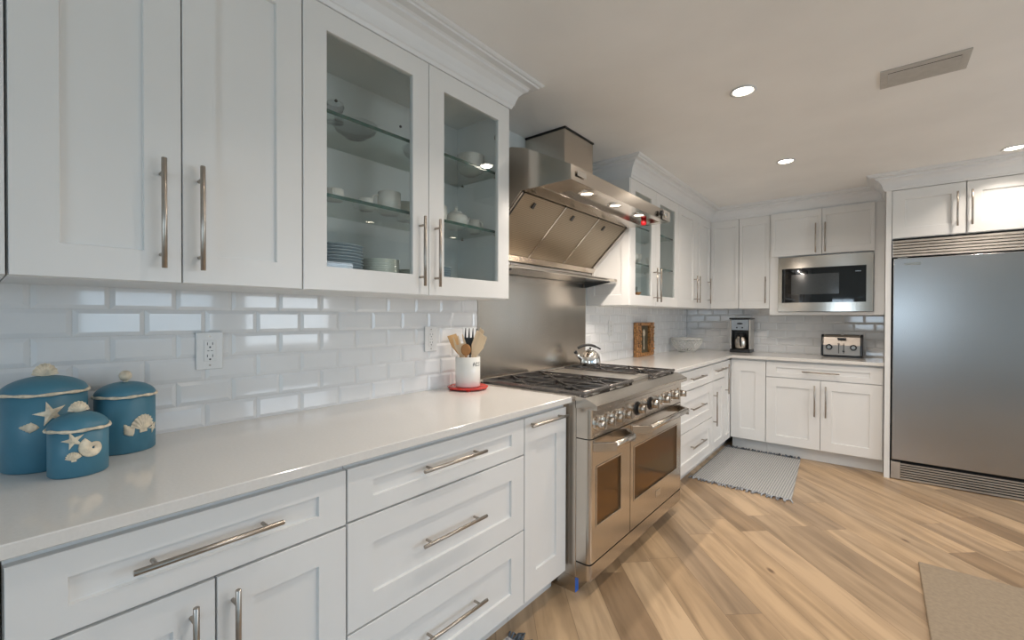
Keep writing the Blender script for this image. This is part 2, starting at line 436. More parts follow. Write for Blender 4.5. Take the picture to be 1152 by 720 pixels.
def copy_tree(o, parent=None):
    c = o.copy(); COL.objects.link(c)
    if parent: c.parent = parent
    for ch in list(o.children): copy_tree(ch, c)
    return c


# ------------------------------------------------------------------ room shell
XR = 4.6; YF0 = -2.4
struct('floor', MB().box(-0.1, XR + 0.1, YF0 - 0.1, YW + 0.1, -0.1, 0.0), M['floor'], label='honey oak plank floor laid diagonally')
struct('ceiling', MB().box(-0.1, XR + 0.1, YF0 - 0.1, YW + 0.1, CEIL, CEIL + 0.1), M['ceiling'], label='plain off-white ceiling with recessed lights')
WL = struct('wall_left', MB().box(-0.1, 0.0, YF0 - 0.1, YW + 0.1, 0, CEIL), M['wall'])
WB = struct('wall_back', MB().box(0.0, XR, YW, YW + 0.1, 0, CEIL), M['wall'])
# right wall with a window and an added, unseen patio opening
wr = MB(); wy0, wy1, wz0, wz1 = 0.65, 1.95, 0.97, 1.79; px0, px1, pz1 = -2.15, -0.15, 2.1
wr.box(XR, XR + 0.1, YF0 - 0.1, px0, 0, CEIL); wr.box(XR, XR + 0.1, px1, wy0, 0, CEIL); wr.box(XR, XR + 0.1, wy1, 2.2, 0, CEIL); wr.box(XR, XR + 0.1, 3.4, YW + 0.1, 0, CEIL)
wr.box(XR, XR + 0.1, 2.2, 3.4, 0, 0.85); wr.box(XR, XR + 0.1, 2.2, 3.4, 2.05, CEIL)
wr.box(XR, XR + 0.1, px0, px1, pz1, CEIL); wr.box(XR, XR + 0.1, wy0, wy1, 0, wz0); wr.box(XR, XR + 0.1, wy0, wy1, wz1, CEIL)
struct('wall_right', wr, M['wall'])
fx0, fx1, fz0, fz1 = 1.20, 2.45, 0.98, 1.72
wf = MB(); wf.box(0.0, fx0, YF0 - 0.1, YF0, 0, CEIL); wf.box(fx1, XR, YF0 - 0.1, YF0, 0, CEIL); wf.box(fx0, fx1, YF0 - 0.1, YF0, fz1, CEIL); wf.box(fx0, fx1, YF0 - 0.1, YF0, 0, fz0)
struct('wall_front', wf, M['wall'])


def window_frame(name, horiz, a0, a1, z0, z1, at, nm):
    mb = MB(); t = 0.05
    def bx(p0, p1, q0, q1):
        if horiz == 'y': mb.box(at + 0.02, at + 0.07, p0, p1, q0, q1, 0.003)
        else: mb.box(p0, p1, at - 0.07, at - 0.02, q0, q1, 0.003)
    bx(a0, a1, z0, z0 + t); bx(a0, a1, z1 - t, z1); bx(a0, a0 + t, z0, z1); bx(a1 - t, a1, z0, z1)
    for k in range(1, nm):
        m_ = a0 + (a1 - a0) * k / nm; bx(m_ - t / 2, m_ + t / 2, z0, z1)
    fr = struct(name, mb, M['crown'])
    g = MB()
    if horiz == 'y': g.box(at + 0.043, at + 0.047, a0 + t, a1 - t, z0 + t, z1 - t)
    else: g.box(a0 + t, a1 - t, at - 0.047, at - 0.043, z0 + t, z1 - t)
    g.build('window_glass', M['winglass'], fr)
    return fr


window_frame('window_1', 'y', wy0, wy1, wz0, wz1, XR, 3)
window_frame('window_2', 'x', fx0, fx1, fz0, fz1, YF0, 2)
window_frame('window_4', 'y', 2.2, 3.4, 0.85, 2.05, XR, 2)
window_frame('added_window_3', 'y', px0, px1, 0.0, pz1, XR, 2)  # unseen patio window, added to let cool light on to the left side
bb = MB(); bb.box(XR - 0.014, XR, YF0, YW, 0, 0.12, 0.003); struct('baseboard_right', bb, M['crown'])
bb = MB(); bb.box(2.72, XR - 0.014, YW - 0.014, YW, 0, 0.12, 0.003); struct('baseboard_back', bb, M['crown'])


# bevelled brick-laid wall tiles
def tiles(name, parent, a0, a1, z0, z1, phase, face):
    """face(a, z, out) -> point"""
    mb = MB(); pitch = 0.1585; rp = 0.0775; g = 0.0012; bv = 0.011; dep = 0.0068
    def q(pts):
        mb.poly(pts)
    row = 0; z = z0
    while z < z1 - 0.004:
        za, zb = z + g, min(z + rp - g, z1)
        ph = phase + (0.5 * pitch if row % 2 else 0.0)
        k = math.floor((a0 - ph) / pitch)
        a = ph + k * pitch
        while a < a1 - 0.003:
            aa, ab = max(a + g, a0), min(a + pitch - g, a1)
            if ab - aa > 0.004:
                b1 = bv if a + g >= a0 else 0.0; b2 = bv if a + pitch - g <= a1 else 0.0
                b3 = bv if z + rp - g <= z1 else 0.0
                if b1 + b2 > (ab - aa) * 0.9: b1 = b2 = (ab - aa) * 0.3
                zt_in = zb - min(b3, (zb - za) * 0.4); zb_in = za + min(bv, (zb - za) * 0.4)
                O = [face(aa, za, 0.003), face(ab, za, 0.003), face(ab, zb, 0.003), face(aa, zb, 0.003)]
                I = [face(aa + b1, zb_in, dep), face(ab - b2, zb_in, dep), face(ab - b2, zt_in, dep), face(aa + b1, zt_in, dep)]
                q(I)
                for i in range(4):
                    q([O[i], O[(i + 1) % 4], I[(i + 1) % 4], I[i]])
                R = [face(aa, za, 0), face(ab, za, 0), face(ab, zb, 0), face(aa, zb, 0)]
                for i in range(4): q([R[i], R[(i + 1) % 4], O[(i + 1) % 4], O[i]])
            a += pitch
        z += rp; row += 1
    o = mb.build(name, M['tile'], parent)
    gb = MB()
    P = [face(a0, z0, 0.0), face(a1, z1, 0.0025)]
    gb.box(P[0][0], P[1][0], P[0][1], P[1][1], P[0][2], P[1][2])
    gb.build('grout', M['grout'], o)
    return o


CT = 0.914
Lf = lambda a, z, o: (o, a, z)
Bf = lambda a, z, o: (a, YW - o, z)
tiles('tile_backsplash', WL, -0.62, 1.80, CT, 1.366, 0.024 + 0.0, Lf)
tiles('tile_backsplash', WL, 2.99, YW - 0.009, CT, 1.366, 0.06, Lf)
tiles('tile_backsplash', WB, 0.009, 1.776, CT, 1.366, 0.05, Bf)


# crown moulding swept along a path (points in plan), profile: (out, z)
CP = [(0.0, 2.286), (0.008, 2.286), (0.012, 2.299), (0.016, 2.303), (0.020, 2.322), (0.028, 2.346), (0.042, 2.366), (0.056, 2.374),
      (0.058, 2.383), (0.064, 2.388), (0.088, 2.389), (0.090, 2.396), (0.098, 2.397), (0.104, 2.403), (0.105, 2.409), (0.0, 2.409)]


def crown(name, path, label=None):
    mb = MB(); n = len(path); rings = []
    P = [Vector(p) for p in path]
    for i in range(n):
        def nrm(a, b):
            d = (b - a).normalized(); return Vector((d.y, -d.x))
        if i == 0: m_ = nrm(P[0], P[1])
        elif i == n - 1: m_ = nrm(P[-2], P[-1])
        else:
            n1 = nrm(P[i - 1], P[i]); n2 = nrm(P[i], P[i + 1]); m_ = (n1 + n2) / (1 + n1.dot(n2))
        rings.append([mb.bm.verts.new((P[i].x + m_.x * o * 1.18, P[i].y + m_.y * o * 1.18, z)) for o, z in CP])
    k = len(CP)
    for i in range(n - 1):
        for j in range(k):
            f = mb.bm.faces.new([rings[i][j], rings[i][(j + 1) % k], rings[i + 1][(j + 1) % k], rings[i + 1][j]])
    mb.bm.faces.new(rings[0]); mb.bm.faces.new(rings[-1][::-1])
    return struct(name, mb, M['crown'], label=label)


XU = 0.35; XB = 0.625
Y0, Y1, Y2, Y3, Y4 = 0.052, 0.3495, 0.661, 1.1645, 1.665      # near upper door edges
V0 = 3.03
YBU = 5.02                                                    # front of the back uppers
FY = 4.66                                                     # front of refrigerator cabinet doors
# normal is to the right of travel direction (y, -x)
crown('trim_1', [(XU - 0.004, -0.62), (XU - 0.004, Y4), (0.0, Y4)])
crown('trim_2', [(0.0, V0), (XU - 0.004, V0), (XU - 0.004, YBU + 0.004), (1.776, YBU + 0.004)])
crown('trim_3', [(1.776, YBU + 0.03), (1.776, FY), (2.70, FY), (2.70, YW)])


# ------------------------------------------------------------------ cabinets
# local frame of every cabinet: x along the run, front faces -y, back on the wall (y = 0), z up from its base
def bar_handle(L, r=0.006, off=0.032, vertical=True):
    """bar centred at the origin, stands off along -y"""
    mb = MB(); h = L / 2; p = h - 0.035
    if vertical:
        mb.cyl((0, -off, -h), (0, -off, h), r, 14, bev=0.001)
        for s in (-p, p): mb.cyl((0, 0, s), (0, -off, s), r * 0.75, 10)
    else:
        mb.cyl((-h, -off, 0), (h, -off, 0), r, 14, bev=0.001)
        for s in (-p, p): mb.cyl((s, 0, 0), (s, -off, 0), r * 0.75, 10)
    return mb


def shaker(x0, x1, z0, z1, yf, rail, t=0.02, rz=None, rec=0.009, hole=False):
    """five-piece front: flat frame and recessed panel; yf is the front plane"""
    rz = rail if rz is None else rz
    mb = MB(); bm = mb.bm; c = 0.0011
    def R(ix, iz, y): return [bm.verts.new(p) for p in ((x0 + ix, y, z0 + iz), (x1 - ix, y, z0 + iz), (x1 - ix, y, z1 - iz), (x0 + ix, y, z1 - iz))]
    rings = [R(0, 0, yf + t), R(0, 0, yf + c), R(c, c, yf), R(rail, rz, yf)]
    if hole: rings += [R(rail + 0.001, rz + 0.001, yf + 0.001), R(rail + 0.001, rz + 0.001, yf + t)]
    else: rings += [R(rail + 0.002, rz + 0.002, yf + rec)]
    for a, b in zip(rings[:-1], rings[1:]):
        for i in range(4): bm.faces.new([a[i], a[(i + 1) % 4], b[(i + 1) % 4], b[i]])
    if hole:
        a, b = rings[-1], rings[0]
        for i in range(4): bm.faces.new([a[i], a[(i + 1) % 4], b[(i + 1) % 4], b[i]])
    else:
        bm.faces.new(rings[0][::-1]); bm.faces.new(rings[-1])
    return mb


def front(parent, kind, x0, x1, z0, z1, yf, rail=0.075, rz=None, handle=None, glass=False, hL=0.27, t=0.02, label=None):
    """kind 'door' or 'drawer'; handle = ('v'|'h', x, z)"""
    g = 0.0011
    o = shaker(x0 + g, x1 - g, z0 + g, z1 - g, yf, rail, t, rz, hole=glass).build(kind, M['white'], parent)
    if label: o['label'] = label
    if glass:
        r = rail if rz is None else rz
        MB().box(x0 + rail - 0.004, x1 - rail + 0.004, yf + 0.008, yf + 0.012, z0 + r - 0.004, z1 - r + 0.004).build('glass_pane', M['glass'], o)
    if handle:
        bar_handle(hL, vertical=handle[0] == 'v').build('handle', M['nickel'], o, (handle[1], yf, handle[2]))
    return o


def left_thing(name, label, cat, y0, z0=0.0, group=None):
    return thing(name, label, cat, (0.0, y0, z0), PI / 2, group)


GB = 'white shaker base cabinets'; GU = 'white shaker wall cabinets'


def base_body(t, w, depth, h=0.886, toe=0.105, name='body'):
    mb = MB()
    mb.prism([(-depth + 0.02, toe), (-depth + 0.02, h), (-0.010, h), (-0.010, 0), (-depth + 0.085, 0), (-depth + 0.085, toe)], 'x', 0.001, w - 0.001)
    return mb.build(name, M['white'], t)


# --- near left run
def bc(y0, y1, label): return left_thing('base_cabinet', label, 'cabinet', y0)
DB = XB
t = bc(-0.60, 0.032, 'white base cabinet at the near end of the long worktop, past the left edge')
base_body(t, 0.632, DB)
front(t, 'drawer', 0.0, 0.630, 0.718, 0.868, -DB, 0.075, 0.048, ('h', 0.315, 0.798))
front(t, 'door', 0.0, 0.315, 0.108, 0.714, -DB, handle=('v', 0.275, 0.55)); front(t, 'door', 0.315, 0.630, 0.108, 0.714, -DB, handle=('v', 0.355, 0.55))
t = bc(0.032, 0.648, 'white base cabinet under the blue canisters, one wide drawer above a pair of doors')
base_body(t, 0.616, DB)
front(t, 'drawer', 0.002, 0.615, 0.718, 0.868, -DB, 0.075, 0.048, ('h', 0.300, 0.799), hL=0.275)
front(t, 'door', 0.002, 0.3065, 0.108, 0.714, -DB, handle=('v', 0.262, 0.55), hL=0.27)
front(t, 'door', 0.3085, 0.615, 0.108, 0.714, -DB, handle=('v', 0.340, 0.55), hL=0.27)
t = bc(0.648, 1.434, 'white base cabinet of three stacked drawers left of the narrow pull-out')
base_body(t, 0.786, DB)
front(t, 'drawer', 0.002, 0.785, 0.722, 0.868, -DB, 0.080, 0.048, ('h', 0.385, 0.803), hL=0.285)
front(t, 'drawer', 0.002, 0.785, 0.415, 0.718, -DB, 0.080, 0.078, ('h', 0.385, 0.570), hL=0.285)
front(t, 'drawer', 0.002, 0.785, 0.108, 0.411, -DB, 0.080, 0.078, ('h', 0.388, 0.266), hL=0.285)
t = bc(1.434, 1.755, 'narrow white pull-out cabinet with a sideways bar handle, right next to the range')
base_body(t, 0.321, DB)
front(t, 'door', 0.002, 0.314, 0.108, 0.868, -DB, 0.078, 0.105, ('h', 0.148, 0.838), hL=0.272)
# --- far left run
t = left_thing('base_cabinet', 'white base cabinet of three stacked drawers just beyond the range', 'cabinet', 3.0)
base_body(t, 1.10, DB)
front(t, 'drawer', 0.03, 1.098, 0.722, 0.868, -DB, 0.080, 0.048, ('h', 0.655, 0.805), hL=0.34)
front(t, 'drawer', 0.03, 1.098, 0.415, 0.718, -DB, 0.080, 0.078, ('h', 0.658, 0.575), hL=0.34)
front(t, 'drawer', 0.03, 1.098, 0.108, 0.411, -DB, 0.080, 0.078, ('h', 0.664, 0.280), hL=0.34)
t = left_thing('base_cabinet', 'slim white base cabinet with one drawer over one door, second beyond the range', 'cabinet', 4.10)
base_body(t, 0.39, DB)
front(t, 'drawer', 0.002, 0.388, 0.722, 0.868, -DB, 0.07, 0.048, ('h', 0.20, 0.807), hL=0.30)
front(t, 'door', 0.002, 0.388, 0.108, 0.718, -DB, 0.07, None, ('v', 0.035, 0.48), hL=0.30)
t = left_thing('base_cabinet', 'narrow full-height white door cabinet in the inner corner, facing the room from the left run', 'cabinet', 4.49)
base_body(t, 0.85, DB)
front(t, 'door', 0.002, 0.219, 0.108, 0.868, -DB, 0.06, None, ('v', 0.035, 0.70), hL=0.28)

# --- back run base (front at y = 4.71)
YB = 4.71; DBK = YW - YB
def bk(name, x0, label, cat='cabinet', z0=0.0): return thing(name, label, cat, (x0, YW, z0))
t = bk('base_cabinet', 0.627, 'white single-door base cabinet in the corner below the coffee maker')
base_body(t, 0.302, DBK, toe=0.115)
front(t, 'door', 0.001, 0.300, 0.117, 0.868, -DBK, 0.085, 0.10)
t = bk('base_cabinet', 0.929, 'wide white base cabinet below the toaster, one drawer above two doors')
base_body(t, 0.846, DBK, toe=0.115)
front(t, 'drawer', 0.002, 0.838, 0.731, 0.868, -DBK, 0.08, 0.045, ('h', 0.42, 0.797), hL=0.27)
front(t, 'door', 0.002, 0.420, 0.117, 0.727, -DBK, 0.08, 0.08, ('v', 0.380, 0.548), hL=0.27)
front(t, 'door', 0.422, 0.838, 0.117, 0.727, -DBK, 0.08, 0.08, ('v', 0.460, 0.548), hL=0.27)

# --- worktops
wt = MB().box(0.0, 0.648, -0.62, 1.762, 0.888, CT, 0.002)
tag(wt.build('worktop', M['quartz']), 'glossy white quartz worktop with the canisters and utensil crock, left of the range', 'worktop')
wt = MB(); wt.prism([(0.0, 2.996), (0.648, 2.996), (0.648, 4.68), (1.775, 4.68), (1.775, YW), (0.0, YW)], 'z', 0.888, CT, 0.002)
tag(wt.build('worktop', M['quartz']), 'L-shaped white quartz worktop round the far corner, holding coffee maker and toaster', 'worktop')


# --- near wall cabinets
ZU0, ZU1 = 1.366, 2.286
def wall_cab(t, w, depth, h):
    MB().box(0.0008, w - 0.0008, -depth + 0.021, 0, 0, h, 0.001).build('body', M['white'], t)


def glass_cab(t, w, depth, h, shelves, mid=False):
    T = 0.018; d = depth - 0.021
    mb = MB()
    mb.box(0.0008, T, -d, 0, 0, h); mb.box(w - T, w - 0.0008, -d, 0, 0, h)
    mb.box(T, w - T, -d, 0, 0, T); mb.box(T, w - T, -d, 0, h - T, h); mb.box(T, w - T, -0.008, 0, T, h - T)
    mb.build('body', M['white_in'], t)
    for z in shelves:
        s = MB().box(T + 0.001, w - T - 0.001, -d + 0.02, -0.010, z - 0.008, z).build('shelf', M['shelfglass'], t)
        MB().box(T + 0.001, w - T - 0.001, -d + 0.0185, -d + 0.0198, z - 0.0115, z + 0.0010).build('shelf_edge', M['edge'], s)
        for xx in (T, w - T):
            sg = 1 if xx == T else -1
            for yy in (-d + 0.05, -0.05): MB().cyl((xx, yy, z - 0.013), (xx + sg * 0.012, yy, z - 0.013), 0.004, 8).build('shelf_pin', M['nickel'], s)


def lw(y0, label): return left_thing('wall_cabinet', label, 'cabinet', y0, ZU0)
HU = ZU1 - ZU0
t = lw(-0.60, 'white wall cabinet at the extreme left edge, mostly out of frame')
wall_cab(t, 0.6495, XU - 0.006, HU)
front(t, 'door', 0.0, 0.318, 0.001, HU, -XU + 0.003, handle=('v', 0.28, 0.17)); front(t, 'door', 0.322, 0.6495, 0.001, HU, -XU + 0.003, handle=('v', 0.36, 0.17))
t = lw(0.05, 'white two-door wall cabinet with solid doors above the canisters')
wall_cab(t, 0.611, XU, HU)
front(t, 'door', 0.002, 0.2995, 0.001, HU, -XU, handle=('v', 0.256, 0.170), hL=0.27)
front(t, 'door', 0.3005, 0.610, 0.001, HU, -XU, handle=('v', 0.337, 0.170), hL=0.27)
t = lw(0.661, 'white wall cabinet with two glass doors showing crockery, left of the hood')
glass_cab(t, 1.004, XU, HU, [1.694 - ZU0, 1.974 - ZU0])
front(t, 'door', 0.001, 0.503, 0.001, HU, -XU, 0.076, 0.076, ('v', 0.459, 0.170), True)
front(t, 'door', 0.504, 1.003, 0.001, HU, -XU, 0.078, 0.078, ('v', 0.536, 0.170), True)
hn = MB()
for z in (0.78,): hn.cyl((0.985, -XU + 0.04, z), (0.955, -XU + 0.04, z), 0.016, 12)
hn.build('hinge', M['nickel'], t)
for x in (0.30, 0.62): MB().cyl((x, -0.0075, 0.80), (x, -0.012, 0.80), 0.006, 10).build('back_screw', M['dark'], t)

# --- far wall cabinets (left wall)
t = lw(V0, 'white wall cabinet with two glass doors beyond the hood')
w = 1.0
glass_cab(t, w, XU, HU, [1.694 - ZU0, 1.974 - ZU0])
front(t, 'door', 0.001, 0.478, 0.001, HU, -XU, 0.085, 0.076, ('v', 0.432, 0.170), True)
front(t, 'door', 0.480, w - 0.001, 0.001, HU, -XU, 0.085, 0.080, ('v', 0.515, 0.170), True)
ep = shaker(0.004, XU - 0.002, 0.001, HU - 0.001, -0.016, 0.06, 0.0158, 0.075, rec=0.011)
for v in ep.bm.verts: v.co = Vector((v.co.y, -v.co.x, v.co.z))     # face the hood side
ep.build('end_panel', M['white'], t)
t = lw(4.03, 'white single solid-door wall cabinet right of the far glass doors')
wall_cab(t, 0.49, XU, HU)
front(t, 'door', 0.002, 0.489, 0.001, HU, -XU, handle=('v', 0.445, 0.185), hL=0.26)
t = lw(4.52, 'slim white wall cabinet with two narrow doors in the upper corner')
wall_cab(t, YW - 4.52, XU, HU)
front(t, 'door', 0.001, 0.180, 0.001, HU, -XU, 0.05, 0.075, handle=('v', 0.040, 0.185), hL=0.26)
front(t, 'door', 0.181, YBU - 4.52 - 0.0005, 0.001, HU, -XU, 0.06, 0.075, handle=('v', 0.215 + 0.18, 0.185), hL=0.26)
# --- back wall cabinets
DU = YW - YBU
t = bk('wall_cabinet', XU + 0.002, 'white wall cabinet with one plain door beside the corner, above the coffee maker', z0=ZU0)
wall_cab(t, 0.272, DU, HU)
front(t, 'door', -0.0015, 0.271, 0.001, HU, -DU, 0.03, 0.075)
t = bk('wall_cabinet', 0.625, 'white single-door wall cabinet left of the microwave', z0=ZU0)
wall_cab(t, 0.279, DU, HU)
front(t, 'door', 0.001, 0.278, 0.001, HU, -DU, 0.03, 0.075, ('v', 0.245, 0.185), hL=0.26)
# microwave cabinet: open surround + two small doors on top
t = bk('wall_cabinet', 0.905, 'white wall cabinet built round the microwave with two small doors above it', z0=1.303)
w = 0.870; hm = ZU1 - 1.303; dm = DU + 0.004
mb = MB()
mb.box(0.0, 0.072, -dm, 0, 0, hm, 0.001); mb.box(0.798, w, -dm, 0, 0, hm, 0.001)
mb.box(0.072, 0.798, -dm, 0, 0, 0.030, 0.001); mb.box(0.072, 0.798, -dm + 0.021, 0, 0.546, hm, 0.001); mb.box(0.072, 0.798, -0.012, 0, 0.03, 0.546)
mb.build('body', M['white'], t)
front(t, 'door', 0.016, 0.4225, 0.562, hm, -dm - 0.020, 0.028, 0.06, ('v', 0.376, 0.715), hL=0.27)
front(t, 'door', 0.4235, 0.803, 0.562, hm, -dm - 0.020, 0.028, 0.06, ('v', 0.449, 0.715), hL=0.27)

# microwave
t = thing('microwave', 'built-in stainless microwave with black glass front', 'microwave', (1.34, YW, 1.336))
mb = MB(); mb.box(-0.34, 0.34, -DU + 0.02, -0.03, 0.006, 0.50, 0.004); mb.build('body', M['dark'], t)
def bow(x): return -DU - 0.028 - 0.022 * (1 - (x / 0.36) ** 2)
def plate_curved(x0, x1, z0, z1, off, th, nu=24):
    m_ = MB()
    def pt(x, z, o): return (x, bow(x) - o, z)
    xs = [x0 + (x1 - x0) * i / nu for i in range(nu + 1)]
    V = [[m_.bm.verts.new(pt(x, z, o)) for (z, o) in ((z0, off - th), (z0, off), (z1, off), (z1, off - th))] for x in xs]
    for i in range(nu):
        for j in range(4):
            f = m_.bm.faces.new([V[i][j], V[i + 1][j], V[i + 1][(j + 1) % 4], V[i][(j + 1) % 4]])
    m_.bm.faces.new(V[0]); m_.bm.faces.new(V[-1][::-1])
    return m_
plate_curved(-0.360, 0.360, 0.0, 0.515, 0.0, 0.03).build('trim_frame', M['steel'], t)
o = plate_curved(-0.327, 0.312, 0.083, 0.407, 0.003, 0.004).build('glass_front', M['bglass'], t)
plate_curved(-0.248, 0.120, 0.160, 0.348, 0.0036, 0.002).build('window', M['mwin'], o)
plate_curved(0.235, 0.275, 0.352, 0.360, 0.0042, 0.002).build('display', M['screen'], t)
mb = MB()
for r_ in range(5):
    for c_ in range(3): mb.box(0.222 + c_ * 0.026, 0.240 + c_ * 0.026, bow(0.25) - 0.0042, bow(0.25) - 0.003, 0.12 + r_ * 0.036, 0.1215 + r_ * 0.036)
mb.box(0.222, 0.292, bow(0.25) - 0.0030, bow(0.25) + 0.001, 0.118, 0.27)
mb.build('keypad', M['bglass'], t)

# ------------------------------------------------------------------ refrigerator + its enclosure
t = thing('refrigerator_cabinet', 'white cabinet surround over the refrigerator with two short doors', 'cabinet', (1.777, YW, 0))
w = 0.905
dF = YW - FY
mb = MB()
mb.box(0.0, 0.036, -dF - 0.006, -0.010, 0, 2.286, 0.001); mb.box(w - 0.030, w, -dF - 0.006, -0.010, 0, 2.286, 0.001)
mb.box(0.036, w - 0.03, -dF + 0.022, -0.010, 1.905, 2.286, 0.001)
mb.build('body', M['white'], t)
front(t, 'door', 0.038, 0.452, 1.907, 2.285, -dF, 0.077, 0.077, ('v', 0.405, 2.088), hL=0.255)
front(t, 'door', 0.455, 0.872, 1.907, 2.285, -dF, 0.077, 0.077, ('v', 0.482, 2.088), hL=0.255)

t = thing('refrigerator', 'tall built-in stainless steel refrigerator with louvred grilles', 'refrigerator', (1.818, YW, 0))
W_ = 0.828
MB().box(0.0, W_, -dF + 0.03, -0.02, 0.02, 1.893, 0.002).build('body', M['dark'], t)
d_ = MB().box(0.006, W_ - 0.004, -dF - 0.018, -dF + 0.028, 0.160, 1.745, 0.004, 2).build('door', M['steel_fr'], t)
mb = MB().cyl((W_ - 0.06, -dF - 0.065, 0.55), (W_ - 0.06, -dF - 0.065, 1.45), 0.012, 16, bev=0.002)
for z in (0.62, 1.38): mb.cyl((W_ - 0.06, -dF - 0.017, z), (W_ - 0.06, -dF - 0.065, z), 0.008, 10)
mb.build('handle', M['steel'], d_)
MB().box(0.072, 0.168, -dF - 0.0205, -dF - 0.0182, 1.690, 1.708, 0.0008).build('name_plate', M['chrome'], d_)
mb = MB().box(0.03, 0.09, -dF - 0.012, -dF + 0.01, 1.7465, 1.752, 0.001); mb.build('hinge', M['chrome'], t)
# upper grille: seven slanted louvres in a frame
mb = MB(); z0, z1 = 1.755, 1.890
mb.box(0.0, 0.005, -dF - 0.012, -dF + 0.028, z0, z1); mb.box(W_ - 0.006, W_, -dF - 0.012, -dF + 0.028, z0, z1)
n = 6
for k in range(n):
    a = z0 + (z1 - z0) * k / n
    mb.prism([(-dF - 0.008, a + 0.001), (-dF - 0.012, a + 0.004), (-dF - 0.010, a + 0.0175), (-dF - 0.004, a + 0.0195), (-dF + 0.016, a + 0.0195), (-dF + 0.016, a + 0.001)], 'x', 0.005, W_ - 0.006)
mb.build('top_grille', M['steel_dull'], t)
mb = MB(); mb.box(0.002, 0.060, -dF - 0.006, -dF + 0.028, 0.006, 0.140, 0.002)
mb.box(0.060, W_ - 0.004, -dF + 0.000, -dF + 0.028, 0.006, 0.012)
for k in range(7):
    a = 0.012 + 0.0185 * k
    mb.box(0.061, W_ - 0.004, -dF - 0.004, -dF + 0.006, a, a + 0.0095)
o = mb.build('bottom_grille', M['steel_dull'], t)
MB().box(0.061, W_ - 0.004, -dF + 0.0065, -dF + 0.009, 0.013, 0.140).build('backing', M['dark'], o)  # dark sheet standing in for the shade between the slats

# ------------------------------------------------------------------ range (local: x = distance from wall, y along the wall)
RY0, RY1 = 1.778, 2.990; RX = 0.735
t = thing('range', 'wide stainless steel dual-fuel range with two ovens', 'range', (0, RY0, 0))
RW = RY1 - RY0
mb = MB()
mb.box(0.012, 0.660, 0.0, RW, 0.075, 0.898, 0.002)
mb.box(0.03, 0.655, 0.004, RW - 0.004, 0.0, 0.073)
mb.build('body', M['steel_v'], t)
MB().box(0.6552, 0.6575, 0.004, 0.030, 0.003, 0.070).build('corner_film', M['bluefilm'], t)
# bottom trim with rounded corners
def rounded(x0, x1, y0, y1, r, n=5):
    p = [(x0, y0)]
    for k in range(n + 1):
        a = -PI / 2 + (PI / 2) * k / n; p.append((x1 - r + r * math.cos(a), y0 + r + r * math.sin(a)))
    for k in range(n + 1):
        a = (PI / 2) * k / n; p.append((x1 - r + r * math.cos(a), y1 - r + r * math.sin(a)))
    p.append((x0, y1)); return p
mb = MB().prism(rounded(0.662, RX, 0.0, RW, 0.022), 'z', 0.078, 0.149); mb.build('bottom_panel', M['steel'], t)
# control panel
mb = MB().prism(rounded(0.662, RX, 0.0, RW, 0.022), 'z', 0.727, 0.862); mb.build('control_panel', M['steel'], t)
# bullnose / landing ledge
mb = MB()
mb.prism([(0.655, 0.8625), (0.764, 0.8625), (0.768, 0.866), (0.768, 0.883), (0.764, 0.887), (0.705, 0.912), (0.660, 0.916), (0.655, 0.916)], 'y', 0.0, RW)
mb.build('front_ledge', M['steel'], t)
# cooktop deck
mb = MB()
mb.box(0.012, 0.658, 0.0, RW, 0.899, 0.908, 0.002)
mb.box(0.012, 0.035, 0.0, RW, 0.908, 0.925, 0.002)
for (a, b) in ((0.0, 0.012), (RW - 0.012, RW)): mb.box(0.035, 0.655, a, b, 0.908, 0.916, 0.001)
mb.build('cooktop', M['steel_dull'], t)
mb = MB()
for k in range(70): mb.box(0.037, 0.050, 0.02 + k * 0.017, 0.029 + k * 0.017, 0.9085, 0.9235)
mb.build('rear_vent', M['dark'], t)
# burners and grates
def burner(x, y, parent):
    b = MB().lathe([(0.0, 0.0), (0.055, 0.0), (0.055, 0.006), (0.045, 0.012), (0.0, 0.012)], (x, y, 0.908), 24).build('burner', M['black'], parent)
    MB().lathe([(0.0, 0.013), (0.030, 0.013), (0.034, 0.017), (0.030, 0.021), (0.0, 0.021)], (x, y, 0.908), 24).build('burner_cap', M['black'], b)
def grate(y0, y1, parent):
    mb = MB(); zt = 0.936; x0, x1 = 0.055, 0.690; g = 0.006
    y0 += 0.003; y1 -= 0.003
    xm = (x0 + x1) / 2
    def bar(ax, ay, bx, by, w=0.0032, zb=0.927):
        d = Vector((bx - ax, by - ay)); n_ = Vector((-d.y, d.x)).normalized() * w
        P = [(ax + n_.x, ay + n_.y), (bx + n_.x, by + n_.y), (bx - n_.x, by - n_.y), (ax - n_.x, ay - n_.y)]
        mb.prism(P, 'z', zb, zt)
    bar(x0, y0 + g, x1, y0 + g, 0.0045, 0.925); bar(x0, y1 - g, x1, y1 - g, 0.0045, 0.925)
    bar(x0, y0 + g, x0, y1 - g, 0.0045, 0.925); bar(xm, y0 + g, xm, y1 - g, 0.0045, 0.925)
    mb.cyl((x1 - 0.004, y0, 0.929), (x1 - 0.004, y1, 0.929), 0.010, 14, bev=0.002)
    ym = (y0 + y1) / 2
    for (a, b) in ((x0, xm), (xm, x1)):
        c = (a + b) / 2; h = (b - a) / 2; v = (y1 - y0) / 2
        for sx in (-1, 1):
            for sy in (-1, 1):
                bar(c + sx * h * 0.96, ym + sy * v * 0.96, c + sx * h * 0.16, ym + sy * v * 0.16)
        bar(c - h, ym, c - 0.05, ym); bar(c + 0.05, ym, c + h, ym)
        bar(c, y0 + g, c, ym - 0.035); bar(c, ym + 0.035, c, y1 - g)
    # feet
    for xx in (x0, xm, x1 - 0.01):
        for yy in (y0 + g, y1 - g): mb.box(xx - 0.006, xx + 0.006, yy - 0.0042, yy + 0.0042, 0.9098, 0.927)
    return mb.build('grate', M['iron'], parent)
